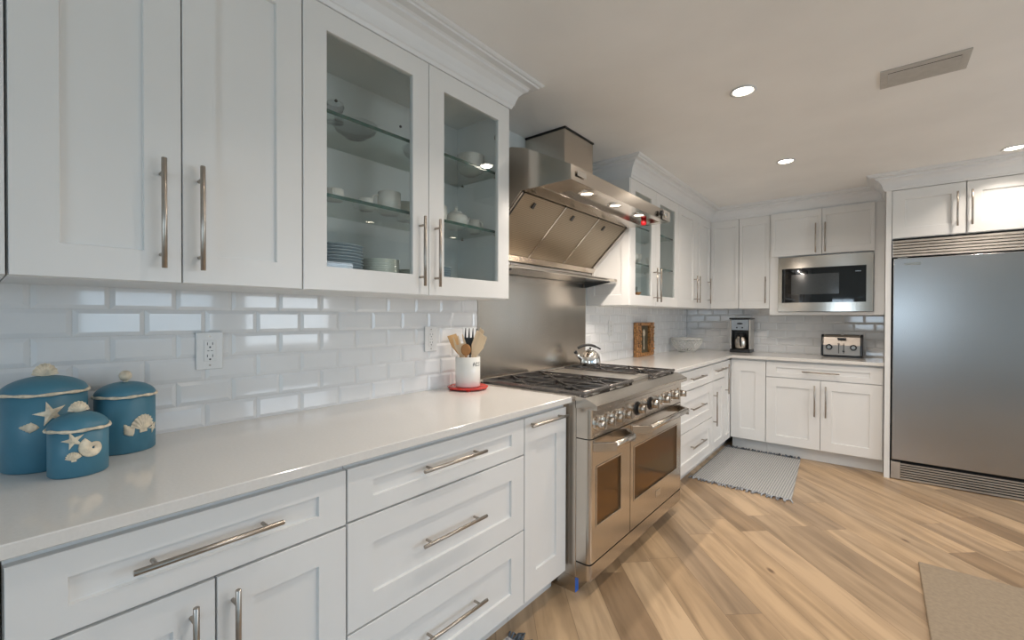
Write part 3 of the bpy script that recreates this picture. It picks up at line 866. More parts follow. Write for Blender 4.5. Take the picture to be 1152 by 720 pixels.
gy = [0.014, 0.272, 0.552, 0.842, RW - 0.014]
for i in (0, 1, 3): MB().box(0.054, 0.652, gy[i] + 0.006, gy[i + 1] - 0.006, 0.908, 0.9095).build('drip_tray', M['dark'], t)
for i in (0, 1, 3):
    grate(gy[i], gy[i + 1], t)
    for bx_ in (0.21, 0.535): burner(bx_, (gy[i] + gy[i + 1]) / 2, t)
mb = MB().box(0.055, 0.660, gy[2] + 0.004, gy[3] - 0.004, 0.909, 0.924, 0.003)
mb.box(0.600, 0.660, gy[2] + 0.004, gy[3] - 0.004, 0.924, 0.934, 0.003)
mb.build('griddle_plate', M['steel_dull'], t)
# oven doors
def oven_door(y0, y1, wy0, wy1, wz0, wz1, round_left, round_right, bar0, bar1):
    z0, z1 = 0.156, 0.722
    r = 0.022
    # frame with a window hole, built as four pieces of plate joined in one mesh
    mb = MB()
    A = 0.662
    def seg(ya, yb, za, zb):
        mb.box(A, RX, ya, yb, za, zb)
    if round_left:
        pts = [(A, y0)] + [(RX - r + r * math.cos(-PI / 2 + PI / 2 * k / 5), y0 + r + r * math.sin(-PI / 2 + PI / 2 * k / 5)) for k in range(6)] + [(RX, wy0), (A, wy0)]
        mb.prism(pts, 'z', z0, z1)
    else: seg(y0, wy0, z0, z1)
    if round_right:
        pts = [(A, wy1), (RX, wy1)] + [(RX - r + r * math.cos(PI / 2 * k / 5), y1 - r + r * math.sin(PI / 2 * k / 5)) for k in range(6)] + [(A, y1)]
        mb.prism(pts, 'z', z0, z1)
    else: seg(wy1, y1, z0, z1)
    seg(wy0, wy1, z0, wz0); seg(wy0, wy1, wz1, z1)
    # bevelled steel bead round the window
    b = 0.008
    for (ya, yb, za, zb) in ((wy0 - b, wy1 + b, wz0 - b, wz0), (wy0 - b, wy1 + b, wz1, wz1 + b), (wy0 - b, wy0, wz0, wz1), (wy1, wy1 + b, wz0, wz1)):
        mb.box(RX, RX + 0.003, ya, yb, za, zb, 0.001)
    d = mb.build('oven_door', M['steel'], t)
    MB().box(RX - 0.012, RX - 0.006, wy0, wy1, wz0, wz1).build('window', M['owin'], d)
    # towel-bar handle with angled ends
    zc = 0.694
    for (ya, yb) in ((y0 + 0.022 if round_left else y0 + 0.020, bar0), (y1 - 0.022, bar1)):
        sgn = 1 if yb > ya else -1
        MB().prism([(RX + 0.0005, ya), (RX + 0.068, yb - sgn * 0.012), (RX + 0.080, yb), (RX + 0.060, yb + sgn * 0.004), (RX + 0.0005, ya + sgn * 0.030)], 'z', zc - 0.028, zc + 0.012, 0.0015).build('handle_bracket', M['steel'], d)
    MB().cyl((RX + 0.066, bar0, zc - 0.003), (RX + 0.066, bar1, zc - 0.003), 0.0165, 24, bev=0.002).build('handle_bar', M['steel'], d)
    return d
oven_door(0.0, 0.418, 1.838 - RY0, 2.085 - RY0, 0.318, 0.586, True, False, 1.885 - RY0, 2.085 - RY0)
dd = oven_door(0.424, RW, 2.249 - RY0, 2.892 - RY0, 0.308, 0.586, False, True, 2.30 - RY0, 2.885 - RY0)
lg = MB(); lg.box(RX + 0.0002, RX + 0.002, 2.55 - RY0, 2.62 - RY0, 0.225, 0.262, 0.0008)
lg.build('maker_badge', M['chrome'], dd)
MB().box(0.6605, 0.727, 0.003, RW - 0.003, 0.7225, 0.7265).build('seam_shade', M['dark'], t)  # dark strips set into the seams as their shade
MB().box(0.6605, 0.727, 0.003, RW - 0.003, 0.1495, 0.1555).build('seam_shade', M['dark'], t)
MB().box(0.6605, 0.727, 0.4185, 0.4235, 0.156, 0.722).build('seam_shade', M['dark'], t)
# knobs
for i, (ky, big) in enumerate(((1.835, 0), (1.925, 0), (2.015, 0), (2.11, 0), (2.285, 1), (2.465, 1), (2.64, 0), (2.795, 0), (2.92, 0))):
    y = ky - RY0; z = 0.790; r = 0.026 if big else 0.022
    k = MB()
    k.cyl((RX, y, z), (RX + 0.008, y, z), r + 0.012, 28, r1=r + 0.008).build('bezel_tmp', M['black'] if big else M['chrome'], t)
    bz = t.children[-1] if False else None
    kn = MB(); kn.cyl((RX + 0.008, y, z), (RX + 0.046, y, z), r, 24, r1=r * 0.86, bev=0.003)
    kn.box(RX + 0.040, RX + 0.053, y - 0.005, y + 0.005, z - r * 0.85, z + r * 0.85, 0.002)
    kn.build('knob', M['steel'], t)
for o in [o for o in bpy.data.objects if o.name.startswith('bezel_tmp')]: o.name = 'knob_bezel'; o.data.name = 'knob_bezel'

# stainless splash panel behind the range
mb = MB(); mb.box(0.0005, 0.009, 1.802, 2.988, 0.927, 1.530, 0.001); mb.box(0.0005, 0.014, 1.802, 2.988, 1.5301, 1.534, 0.001)
tag(mb.build('splash_panel', M['steel_v']), 'tall brushed steel splash panel on the wall behind the range', 'splash panel')

# ------------------------------------------------------------------ range hood
HY0, HY1 = 1.742, 2.962
t = thing('range_hood', 'large stainless steel wall-mounted hood with baffle filters and chimney', 'range hood', (0, HY0, 0))
HW = HY1 - HY0
side = [(0.0, 1.560), (0.075, 1.575), (0.088, 1.640), (0.362, 1.908), (0.650, 1.910), (0.650, 1.979), (0.387, 2.112), (0.300, 2.138), (0.0, 2.138)]
shell = MB()
T = 0.006
# end cheeks
for (a, b) in ((0.0, T), (HW - T, HW)):
    shell.prism(side, 'y', a, b)
# skin: front lip, sloping top, flat top
for (p, q) in (((0.650, 1.910), (0.650, 1.979)), ((0.650, 1.979), (0.387, 2.112)), ((0.387, 2.112), (0.300, 2.138)), ((0.300, 2.138), (0.0, 2.138))):
    d = Vector((q[0] - p[0], q[1] - p[1])).normalized(); n_ = Vector((-d.y, d.x)) * T
    shell.prism([p, q, (q[0] + n_.x, q[1] + n_.y), (p[0] + n_.x, p[1] + n_.y)], 'y', T, HW - T)
shell.build('canopy', M['steel'], t)
# flat lamp soffit with a shallow recess
mb = MB()
mb.box(0.612, 0.644, T, HW - T, 1.910, 1.934); mb.box(0.362, 0.470, T, HW - T, 1.908, 1.934)
mb.box(0.470, 0.612, T, 0.165, 1.910, 1.934); mb.box(0.470, 0.612, HW - 0.05, HW - T, 1.910, 1.934); mb.box(0.470, 0.612, 0.165, HW - 0.05, 1.928, 1.934)
mb.build('lamp_soffit', M['steel'], t)
# filters on the 45 degree slope
p0 = Vector((0.092, 1.646)); p1 = Vector((0.358, 1.905)); dn = (p1 - p0).normalized(); nn = Vector((dn.y, -dn.x))
fw_ = (HW - 2 * 0.03) / 3
for k in range(3):
    a = 0.03 + fw_ * k + 0.006; b = a + fw_ - 0.012
    P = [p0, p1, p1 - nn * 0.012, p0 - nn * 0.012]
    f_ = MB().prism([(p.x, p.y) for p in P], 'y', a, b).build('filter', M['filter'], t)
    c = p1 - dn * 0.055
    MB().prism([((c + dn * 0.02).x, (c + dn * 0.02).y), ((c + dn * 0.02 + nn * 0.004).x, (c + dn * 0.02 + nn * 0.004).y), ((c - dn * 0.012 + nn * 0.008).x, (c - dn * 0.012 + nn * 0.008).y), ((c - dn * 0.012).x, (c - dn * 0.012).y)], 'y', a + 0.32 * (b - a) - 0.009, a + 0.32 * (b - a) + 0.009).build('filter_latch', M['dark'], f_)
for y in (T + 0.003, 0.03 + fw_ - 0.006, 0.03 + 2 * fw_ - 0.006, HW - T - 0.027):
    ww = 0.012 if T + 0.01 < y < HW - 0.05 else 0.024
    q0, q1 = p0 + nn * 0.004, p1 + nn * 0.004
    MB().prism([(q0.x, q0.y), (q1.x, q1.y), ((q1 - nn * 0.012).x, (q1 - nn * 0.012).y), ((q0 - nn * 0.012).x, (q0 - nn * 0.012).y)], 'y', y, y + ww).build('filter_rail', M['steel'], t)
c0, c1 = p0 + nn * 0.0045, p1 + nn * 0.0045
for yy in (0.022, HW - 0.031): MB().prism([(c0.x, c0.y), (c1.x, c1.y), ((c1 + nn * 0.001).x, (c1 + nn * 0.001).y), ((c0 + nn * 0.001).x, (c0 + nn * 0.001).y)], 'y', yy, yy + 0.008).build('filter_gap_shade', M['dark'], t)  # dark strips laid over the end rails to draw shaded gaps
mb = MB(); mb.prism([(0.0, 1.600), (0.094, 1.604), (0.110, 1.634), (0.092, 1.646), (0.0, 1.646)], 'y', T, HW - T); mb.build('grease_rail', M['steel'], t)
mb = MB()
for k in range(54): mb.box(0.074, 0.079, 0.03 + k * 0.0215, 0.042 + k * 0.0215, 1.572, 1.598)
mb.box(0.0, 0.0739, T, HW - T, 1.562, 1.6)
mb.build('perforated_strip', M['steel_dull'], t)
# chimney
MB().box(0.0, 0.295, 2.243 - HY0, 2.578 - HY0, 2.138, CEIL - 0.012, 0.002).build('chimney', M['steel_v'], t)
MB().box(0.0, 0.300, 2.238 - HY0, 2.583 - HY0, CEIL - 0.011, CEIL, 0.001).build('chimney_gasket', M['black'], t)
# lamps
for (hx, hy) in ((0.568, 2.051), (0.572, 2.366), (0.577, 2.684)):
    l_ = MB().lathe([(0.045, 0.0), (0.045, -0.005), (0.034, -0.009), (0.031, -0.003), (0.031, 0.0)], (hx - 0.012, hy - HY0, 1.9278), 28).build('lamp', M['chrome'], t)
    MB().lathe([(0.0, -0.002), (0.031, -0.002)], (hx - 0.012, hy - HY0, 1.9268), 24).build('bulb', M['led'], l_)
    area_light('hood_light', (hx - 0.012, hy - HY0, 1.9165), 0.05, HOOD_W, WARM, (0, 0, 0), parent=t)
# controls at the far end of the lip
MB().box(0.6562, 0.661, 2.835 - HY0, 2.955 - HY0, 1.912, 1.975, 0.001).build('control_plate', M['steel_dull'], t)
for y in (2.80, 2.87):
    MB().cyl((0.656, y - HY0, 1.943), (0.675, y - HY0, 1.943), 0.018, 20, bev=0.003).build('control_knob', M['chrome'] if y > 2.82 else M['black'], t)
MB().cyl((0.53, 2.84 - HY0, 1.9275), (0.53, 2.84 - HY0, 1.890), 0.018, 16, bev=0.004).build('heat_lamp_cover', M['redp'], t)
MB().box(0.6562, 0.6585, 0.045, 0.125, 1.935, 1.960, 0.0008).build('maker_badge', M['chrome'], t)
# warming shelf
mb = MB(); mb.box(0.0, 0.262, 1.80 - HY0, 3.004 - HY0, 1.536, 1.555, 0.004); mb.build('warming_shelf', M['steel'], t)
for y in (1.83, 2.955):
    MB().prism([(0.0147, 1.500), (0.030, 1.500), (0.22, 1.532), (0.22, 1.5355), (0.0147, 1.5355)], 'y', y - HY0, y - HY0 + 0.012).build('shelf_bracket', M['black'], t)

# ------------------------------------------------------------------ ceiling fixtures
def can_light(x, y, label, w=CAN_W, sp=2.6):
    t = thing('recessed_light', label, 'ceiling light', (x, y, CEIL), group=None)
    MB().lathe([(0.058, -0.001), (0.060, -0.006), (0.050, -0.007), (0.044, -0.002), (0.044, 0.0)], (0, 0, 0), 32).build('trim_ring', M['crown'], t)
    MB().lathe([(0.0, -0.0025), (0.0445, -0.0025)], (0, 0, 0), 28).build('lamp_disc', M['led'], t)
    area_light('downlight', (0, 0, -0.012), 0.085, w, WARM, (0, 0, 0), spread=sp, parent=t)
    return t
can_light(1.207, 2.453, 'round recessed ceiling light, the nearest and largest of those in view, by the range')
can_light(1.211, 3.748, 'round recessed ceiling light farther back, in front of the corner cabinets', CAN_W * 1.4)
can_light(2.423, 4.402, 'round recessed ceiling light at the right edge before the refrigerator', CAN_W * 0.6, 2.1)
can_light(1.207, 1.15, 'recessed ceiling light out of frame over the long worktop', CAN_W * 0.55, 2.2)
for (x, y, lb) in ((2.42, 3.05, 'added ceiling light out of frame over the beige mat'), 
                   (2.42, 1.15, 'added ceiling light out of frame right of the photographer'), (3.65, 1.75, 'added ceiling light far right of the photographer'),
                   (3.65, 3.05, 'added ceiling light right of the beige mat, out of frame'), (3.65, 4.40, 'added ceiling light right of the refrigerator, out of frame')):
    can_light(x, y, lb)  # added, unseen downlights that brighten the room and the back cabinets

t = thing('ceiling_vent', 'long rectangular metal air vent in the ceiling', 'vent', (1.883, 2.757, CEIL))
mb = MB(); hx, hy = 0.150, 0.098; fx, fy = 0.024, 0.045
mb.box(-hx, hx, -hy, -hy + 0.034, -0.006, 0, 0.001); mb.box(-hx, hx, hy - 0.034, hy, -0.006, 0, 0.001)
mb.box(-hx, -hx + 0.028, -hy + 0.034, hy - 0.034, -0.006, 0, 0.001); mb.box(hx - 0.028, hx, -hy + 0.034, hy - 0.034, -0.006, 0, 0.001)
mb.build('frame', M['vent'], t)
MB().box(-hx + 0.02, hx - 0.02, -hy + 0.02, hy - 0.02, -0.0015, -0.0002).build('backing', M['dark'], t)
mb = MB()
for k in range(5):
    y = -0.052 + k * 0.026
    mb.prism([(y, -0.003), (y + 0.002, -0.003), (y + 0.022, -0.012), (y + 0.020, -0.012)], 'x', -hx + 0.028, hx - 0.028)
mb.build('louvre', M['vent'], t)

# ------------------------------------------------------------------ outlets
def outlet(loc, rz, label, w=0.078, h=0.124):
    t = thing('wall_outlet', label, 'outlet', loc, rz)
    MB().box(-w / 2, w / 2, -0.0065, 0, -h / 2, h / 2, 0.002).build('cover_plate', M['plastic_w'], t)
    MB().box(-0.0175, 0.0175, -0.0085, -0.0066, -0.035, 0.035, 0.001).build('receptacle', M['plastic_w'], t)
    s = MB()
    for zc in (-0.020, 0.020):
        s.box(-0.0085, -0.0065, -0.0092, -0.0086, zc - 0.001, zc + 0.008); s.box(0.0065, 0.0085, -0.0092, -0.0086, zc - 0.001, zc + 0.008)
        s.cyl((0, -0.0086, zc - 0.008), (0, -0.0092, zc - 0.008), 0.003, 10)
    s.box(-0.008, -0.002, -0.0090, -0.0086, -0.001, 0.001); s.box(0.002, 0.008, -0.0090, -0.0086, -0.001, 0.001)
    s.build('slots', M['ink'], t)
    for zc in (-0.048, 0.048): MB().cyl((0, -0.0066, zc), (0, -0.0078, zc), 0.0032, 10).build('screw', M['nickel'], t)
outlet((0.008, 0.510, 1.167), PI / 2, 'white double outlet on the tiles right of the blue canisters')
outlet((0.008, 1.462, 1.170), PI / 2, 'white double outlet on the tiles left of the utensil crock')
outlet((0.008, 3.395, 1.185), PI / 2, 'white outlet on the tiles between the kettle and the carved frame')

# ------------------------------------------------------------------ canisters
def loc_on(r, deg, z):
    """matrix whose local +z points out of a vertical cylinder of radius r at angle deg, local y is up"""
    a = math.radians(deg); n = Vector((math.cos(a), math.sin(a), 0)); up = Vector((0, 0, 1)); x = up.cross(n)
    Mx = Matrix((x, up, n)).transposed().to_4x4()
    return Matrix.Translation(n * r + Vector((0, 0, z))) @ Mx


def wrap(mb, r, deg, z, rot=0.0, cyl=True):
    """bend a flat relief (xy plane, z outwards) on to a cylinder"""
    R = Matrix.Rotation(rot, 4, 'Z')
    for v in mb.bm.verts:
        p = R @ v.co
        a = math.radians(deg) + p.x / r
        v.co = Vector(((r + p.z) * math.cos(a), (r + p.z) * math.sin(a), z + p.y))


def starfish(R=0.022):
    mb = MB(); n = 10; top = mb.bm.verts.new((0, 0, 0.006)); ring = []; base = []
    for k in range(n):
        a = PI / 2 + 2 * PI * k / n; rr = R if k % 2 == 0 else R * 0.36
        ring.append(mb.bm.verts.new((rr * math.cos(a), rr * math.sin(a), 0.002 if k % 2 == 0 else 0.0025)))
        base.append(mb.bm.verts.new((rr * 1.02 * math.cos(a), rr * 1.02 * math.sin(a), -0.002)))
    for k in range(n):
        k2 = (k + 1) % n
        mb.bm.faces.new([top, ring[k], ring[k2]]); mb.bm.faces.new([ring[k], base[k], base[k2], ring[k2]])
    return mb


def scallop(R=0.016, ribs=9, spread=70, dome=0.006):
    mb = MB(); nu = ribs * 4; nv = 6
    def fn(u, v):
        a = math.radians(-spread + 2 * spread * u) + PI / 2
        rib = 0.5 + 0.5 * math.cos(2 * PI * ribs * u)
        rr = R * (0.06 + 0.94 * v) * (1 - 0.05 * (1 - rib) * v)
        h = dome * math.sin(PI * min(1, v * 0.85 + 0.1)) * (1 - (2 * u - 1) ** 4 * 0.6) + 0.0030 * rib * v
        return (rr * math.cos(a) * 1.02, rr * math.sin(a) * 1.45 - R * 0.75, h)
    mb.grid(fn, nu, nv)
    mb.box(-R * 0.30, R * 0.30, -R * 0.88, -R * 0.62, -0.001, 0.003, 0.0008)
    return mb


def nautilus(R=0.017):
    mb = MB(); pts = []; rs = []
    for k in range(46):
        th = 0.25 * k; rr = R * 0.62 * math.exp(-0.13 * th)
        pts.append((rr * math.cos(th + 2.0), rr * math.sin(th + 2.0), 0.001 + 0.004 * (1 - rr / R))); rs.append(rr * 0.62)
    mb.tube(pts, 0.01, 10, rs=rs)
    for v in mb.bm.verts: v.co.z = v.co.z * 0.42 + 0.001
    return mb


def conch(R=0.012):
    mb = MB()
    prof = [(0, -R), (R * 0.35, -R * 0.7), (R * 0.75, -R * 0.1), (R * 0.6, R * 0.05), (R * 0.55, R * 0.3), (R * 0.42, R * 0.38), (R * 0.38, R * 0.6), (R * 0.25, R * 0.7), (R * 0.2, R * 0.95), (0, R * 1.15)]
    mb.lathe([(a, b) for a, b in prof], (0, 0, 0), 14, M4=Matrix.Rotation(-PI / 2, 4, 'X'))
    for v in mb.bm.verts: v.co.z *= 0.55
    return mb


def canister(loc, r, h, hl, label, knob, orn, face):
    t = thing('canister', label, 'canister', (*loc, CT))
    MB().lathe([(0, 0.0), (r - 0.004, 0.0), (r, 0.004), (r, h - 0.006), (r - 0.004, h - 0.004), (r - 0.004, 0.008), (0, 0.008)], (0, 0, 0), 56).build('jar', M['blue'], t)
    dome = [(0.0, h + hl)] + [((r + 0.001) * math.sin(PI / 2 * k / 10), h + 0.001 + hl * math.cos(PI / 2 * k / 10) ** 1.15) for k in range(1, 11)]
    l_ = MB().lathe(dome + [(r + 0.001, h - 0.003), (0, h - 0.003)], (0, 0, 0), 56).build('lid', M['blue'], t)
    rp_ = MB(); pts = []; rs = []
    for k in range(72):
        a = 2 * PI * k / 72; pts.append(((r + 0.002) * math.cos(a), (r + 0.002) * math.sin(a), h - 0.002 + 0.0008 * math.sin(5 * a))); rs.append(0.0036 + 0.0007 * math.sin(11 * a + 1))
    rp_.tube(pts, 0.004, 8, True, rs).build('rope_rim', M['rope'], t)
    kz = h + hl
    if knob == 'ball':
        b = MB(); R = 0.0145
        b.lathe([(0, -R)] + [(R * math.sin(PI * k / 10), -R * math.cos(PI * k / 10)) for k in range(1, 10)] + [(0, R)], (0, 0, kz + R + 0.002), 24)
        b.cyl((0, 0, kz - 0.004), (0, 0, kz + 0.006), 0.006, 12)
        b.build('shell_knob', M['shell'], l_)
    else:
        b = scallop(0.024 if r > 0.07 else 0.019, 8, 78, 0.008)
        b2 = scallop(0.024 if r > 0.07 else 0.019, 8, 78, 0.008)
        for v in b2.bm.verts: v.co.z = -v.co.z
        me = bpy.data.meshes.new('tmp'); b2.bm.to_mesh(me); b.bm.from_mesh(me); b2.bm.free(); bpy.data.meshes.remove(me)
        a = math.radians(face); n = Vector((math.cos(a), math.sin(a), 0.25)).normalized(); x = Vector((0, 0, 1)).cross(n).normalized(); up = n.cross(x)
        Mx = Matrix((x, up, n)).transposed().to_4x4()
        for v in b.bm.verts: v.co = Mx @ v.co + Vector((0, 0, kz + (0.015 if r > 0.07 else 0.012)))
        b.build('shell_knob', M['shell'], l_)
    for kind, deg, z, R, rot in orn:
        b = {'starfish': starfish, 'scallop': scallop, 'nautilus': nautilus, 'conch': conch}[kind](R)
        wrap(b, r, deg, z - CT, rot)
        b.build(kind + '_relief', M['shell'], t)
    return t


canister((0.141, 0.120), 0.077, 0.184, 0.036, 'large blue canister at the back left with a scallop knob on its lid', 'scallop',
         [('starfish', 2, 1.051, 0.030, 0.25), ('conch', -24, 1.022, 0.017, 1.5), ('scallop', 26, 0.975, 0.014, 0.4)], 0)
canister((0.126, 0.275), 0.065, 0.154, 0.033, 'medium blue canister nearest the outlet with a round knob and a fan shell', 'ball',
         [('scallop', 24, 0.994, 0.031, 0.0), ('conch', -4, 0.976, 0.018, 0.5), ('starfish', 50, 0.974, 0.016, 0.4)], 0)
canister((0.277, 0.164), 0.053, 0.109, 0.034, 'smallest blue canister, in front, with starfish and coiled shell reliefs', 'scallop',
         [('starfish', -16, 1.000, 0.021, 0.3), ('nautilus', 20, 0.978, 0.029, 0.0), ('scallop', -16, 0.965, 0.0145, 0.1)], 0)

# ------------------------------------------------------------------ crock, trivet and utensils
cx, cy = 0.122, 1.612
t = tag(MB().lathe([(0, 0.004), (0.088, 0.004), (0.100, 0.008), (0.104, 0.015), (0.096, 0.018), (0.088, 0.014), (0, 0.013)], (0, 0, 0), 44).build('trivet', M['red'], None, (cx, cy, CT)),
        'round red trivet under the utensil crock', 'trivet')
for k in range(5):
    a = 2 * PI * k / 5 + 0.5; MB().lathe([(0, 0), (0.010, 0), (0.012, 0.004), (0.008, 0.008), (0, 0.008)], (0.086 * math.cos(a), 0.086 * math.sin(a), 0), 10).build('foot', M['red'], t)
zc0 = CT + 0.0155
R_ = 0.063; Hc = 0.150
t = thing('utensil_crock', 'white ceramic utensil crock with small dark lettering beside the range', 'crock', (cx, cy, zc0))
MB().lathe([(0, 0), (R_ - 0.003, 0), (R_, 0.004), (R_, Hc - 0.002), (R_ - 0.003, Hc), (R_ - 0.006, Hc - 0.003), (R_ - 0.006, 0.008), (0, 0.008)], (0, 0, 0), 48).build('jar', M['china'], t)
lt = MB()  # small block lettering round the side
glyph = {'a': ['0110', '1001', '1111', '1001', '1001'], 's': ['0111', '1000', '0110', '0001', '1110'], 'i': ['111', '010', '010', '010', '111']}
px = 0.0038
def put_glyphs(word, mb, deg0, z, r):
    s = 0.0
    for ch in word:
        g = glyph[ch]
        for ri, row in enumerate(g):
            for ci, c in enumerate(row):
                if c == '1':
                    a0 = math.radians(deg0) + (s + ci * px) / r; a1 = a0 + px / r; za = z - ri * px; zb = za - px
                    P = [(r * math.cos(q), r * math.sin(q), zz) for q, zz in ((a0, za), (a1, za), (a1, zb), (a0, zb))]
                    mb.poly(P)
        s += (len(g[0]) + 1) * px
put_glyphs('ais', lt, -22, 0.124, R_ + 0.0004)
lt.build('lettering', M['ink'], t)

GUT = 'utensils in the white crock'
def utensil(name, label, m, build, base, top, roll=0.0):
    """build(mb, L) makes it upright along +z with its head facing +x; then it is leaned from base to top"""
    b = Vector(base); d = Vector(top) - b; L = d.length
    mb = MB(); build(mb, L)
    z = d.normalized(); view = Vector((1.613, -1.612, 0)).normalized()
    view = Matrix.Rotation(roll, 3, 'Z') @ view
    y = z.cross(view).normalized(); x = y.cross(z)
    Mx = Matrix((x, y, z)).transposed().to_4x4()
    o = mb.build(name, m); o.matrix_world = Matrix.Translation(b) @ Mx
    tag(o, label, 'kitchen utensil', GUT)
    return o
def spoon(hw, hl):
    def f(mb, L):
        mb.cyl((0, 0, 0), (0, 0, L - hl * 0.85), 0.005, 10, r1=0.0055)
        mb.lathe([(0, -hl / 2)] + [(hw / 2 * math.sin(PI * k / 12), -hl / 2 * math.cos(PI * k / 12)) for k in range(1, 12)] + [(0, hl / 2)], (0, 0, L - hl / 2), 20, sx=0.28)
    return f
def fork(hw, hl, tines=4):
    def f(mb, L):
        mb.cyl((0, 0, 0), (0, 0, L - hl), 0.005, 10)
        mb.prism([(-0.006, L - hl - 0.02), (0.006, L - hl - 0.02), (hw / 2, L - hl * 0.55), (hw / 2, L - hl * 0.42), (-hw / 2, L - hl * 0.42), (-hw / 2, L - hl * 0.55)], 'x', -0.002, 0.002)
        w_ = hw / (2 * tines - 1)
        for k in range(tines):
            a = -hw / 2 + 2 * k * w_
            mb.prism([(a, L - hl * 0.43), (a + w_, L - hl * 0.43), (a + w_ * 0.75, L), (a + w_ * 0.3, L)], 'x', -0.002, 0.002)
    return f
def spatula(hw, hl, slant=0.0, slots=0):
    def f(mb, L):
        mb.cyl((0, 0, 0), (0, 0, L - hl), 0.0055, 10)
        mb.prism([(-0.007, L - hl - 0.015), (0.007, L - hl - 0.015), (hw / 2, L - hl * 0.6), (hw / 2, L - slant), (-hw / 2, L), (-hw / 2, L - hl * 0.6)], 'x', -0.0025, 0.0025, 0.001)
    return f
bz_ = zc0 + 0.012
# direction to the right in the picture at the crock is about (+0.77,+0.64)
rx_, ry_ = 0.773, 0.634
def up_(s, z, d=0.0): return (cx + rx_ * s - ry_ * d, cy + ry_ * s + rx_ * d, z)
utensil('spatula', 'brown wooden spatula leaning farthest left out of the crock', M['wood1'], spatula(0.050, 0.095, 0.004), up_(0.020, bz_, 0.01), up_(-0.085, 1.190, 0.015), 0.5)
utensil('slotted_spoon', 'light bamboo slotted spoon second from the left in the crock', M['wood2'], fork(0.060, 0.105, 3), up_(0.02, bz_, -0.015), up_(-0.050, 1.185, -0.015))
utensil('wooden_spoon', 'short dark orange wooden spoon low in the middle of the crock', M['wood3'], spoon(0.050, 0.060), up_(0.0, bz_, -0.03), up_(-0.008, 1.145, -0.03))
utensil('serving_fork', 'black slotted serving fork standing tallest in the crock', M['black'], fork(0.066, 0.115, 4), up_(0.005, bz_, 0.022), up_(0.014, 1.222, 0.028))
utensil('spatula', 'pale wooden spatula with a broad flat blade leaning right in the crock', M['wood2'], spatula(0.062, 0.130, 0.018), up_(-0.02, bz_, -0.005), up_(0.075, 1.203, -0.010))
utensil('spatula', 'narrow pale spatula behind the broad one on the right of the crock', M['wood2'], spatula(0.026, 0.10, 0.012), up_(-0.02, bz_, 0.025), up_(0.072, 1.222, 0.035))

# ------------------------------------------------------------------ kettle and spoon rest
t = thing('kettle', 'polished steel tea kettle with black handle on the griddle of the range', 'kettle', (0.150, 2.812, 0.925), 0.0)
kb = MB().lathe([(0, 0), (0.066, 0), (0.071, 0.006), (0.072, 0.034), (0.068, 0.066), (0.056, 0.096), (0.038, 0.114), (0.026, 0.119), (0.0, 0.120)], (0, 0, 0), 40)
kb.build('body', M['chrome'], t)
MB().lathe([(0, 0.126), (0.020, 0.126), (0.024, 0.120), (0.0, 0.120)], (0, 0, 0), 24).build('lid', M['chrome'], t)
MB().lathe([(0, 0.126), (0.006, 0.127), (0.010, 0.136), (0.0, 0.142)], (0, 0, 0), 16).build('lid_knob', M['black'], t)
MB().tube([(-0.042, -0.042, 0.052), (-0.060, -0.060, 0.075), (-0.072, -0.072, 0.100)], 0.014, 12, rs=[0.020, 0.014, 0.010]).build('spout', M['chrome'], t)
MB().cyl((-0.070, -0.070, 0.096), (-0.080, -0.080, 0.112), 0.013, 12, bev=0.003).build('spout_cap', M['black'], t)
pts = [(0.052 - 0.118 * k / 12, 0.052 - 0.118 * k / 12, 0.108 + 0.048 * math.sin(PI * (0.12 + 0.70 * k / 12))) for k in range(13)]
MB().tube(pts, 0.008, 10, rs=[0.006] * 3 + [0.010] * 10).build('handle', M['black'], t)
mb = MB().lathe([(0, 0.0), (0.026, 0.0), (0.034, 0.006), (0.040, 0.020), (0.036, 0.020), (0.028, 0.009), (0, 0.006)], (0, 0, 0), 28, sx=1.2)
mb.box(0.040, 0.075, -0.010, 0.010, 0.010, 0.018, 0.003)
tag(mb.build('spoon_rest', M['black'], None, (0.120, 2.672, 0.9245), (0, 0, -0.6)), 'small black spoon rest on the griddle left of the kettle', 'spoon rest')

# ------------------------------------------------------------------ carved frame leaning on the wall
t = thing('shadow_box', 'gold-brown carved shadow box holding a pale spoon ornament, leaning on the tiles', 'wall decoration', (0.012, 4.03, CT), PI / 2)
# local: x along wall, -y out
fw2_, fh2, fd = 0.185, 0.315, 0.045
mb = MB(); rl = 0.075
for (a, b, c, d) in ((-fw2_, -fw2_ + rl, 0, fh2), (fw2_ - rl, fw2_, 0, fh2), (-fw2_ + rl, fw2_ - rl, 0, 0.030), (-fw2_ + rl, fw2_ - rl, fh2 - 0.030, fh2)):
    mb.box(a, b, -fd, 0, c, d, 0.004)
for side_ in (-1, 1):
    for k in range(9):
        for j in range(2):
            xx = side_ * (fw2_ - 0.018 - 0.034 * j); z = 0.018 + k * 0.034
            mb.box(xx - 0.014, xx + 0.014, -fd - 0.006 - 0.004 * ((k + j) % 2), -fd, z, z + 0.026, 0.004)
o = mb.build('carved_frame', M['amber'], t)
MB().box(-fw2_ + rl, fw2_ - rl, -0.012, -0.004, 0.03, fh2 - 0.03).build('backing_board', M['olive'], t)
mb = MB().lathe([(0, -0.036)] + [(0.026 * math.sin(PI * k / 10), -0.036 * math.cos(PI * k / 10)) for k in range(1, 10)] + [(0, 0.036)], (0, -0.020, 0.215), 20, sy=0.3)
mb.cyl((0, -0.020, 0.060), (0, -0.020, 0.185), 0.006, 10)
mb.build('spoon_ornament', M['shell'], t)
MB().box(fw2_ - 0.030, fw2_ - 0.006, -fd - 0.014, -fd - 0.0105, 0.13, 0.205, 0.002).build('tag', M['china'], t)

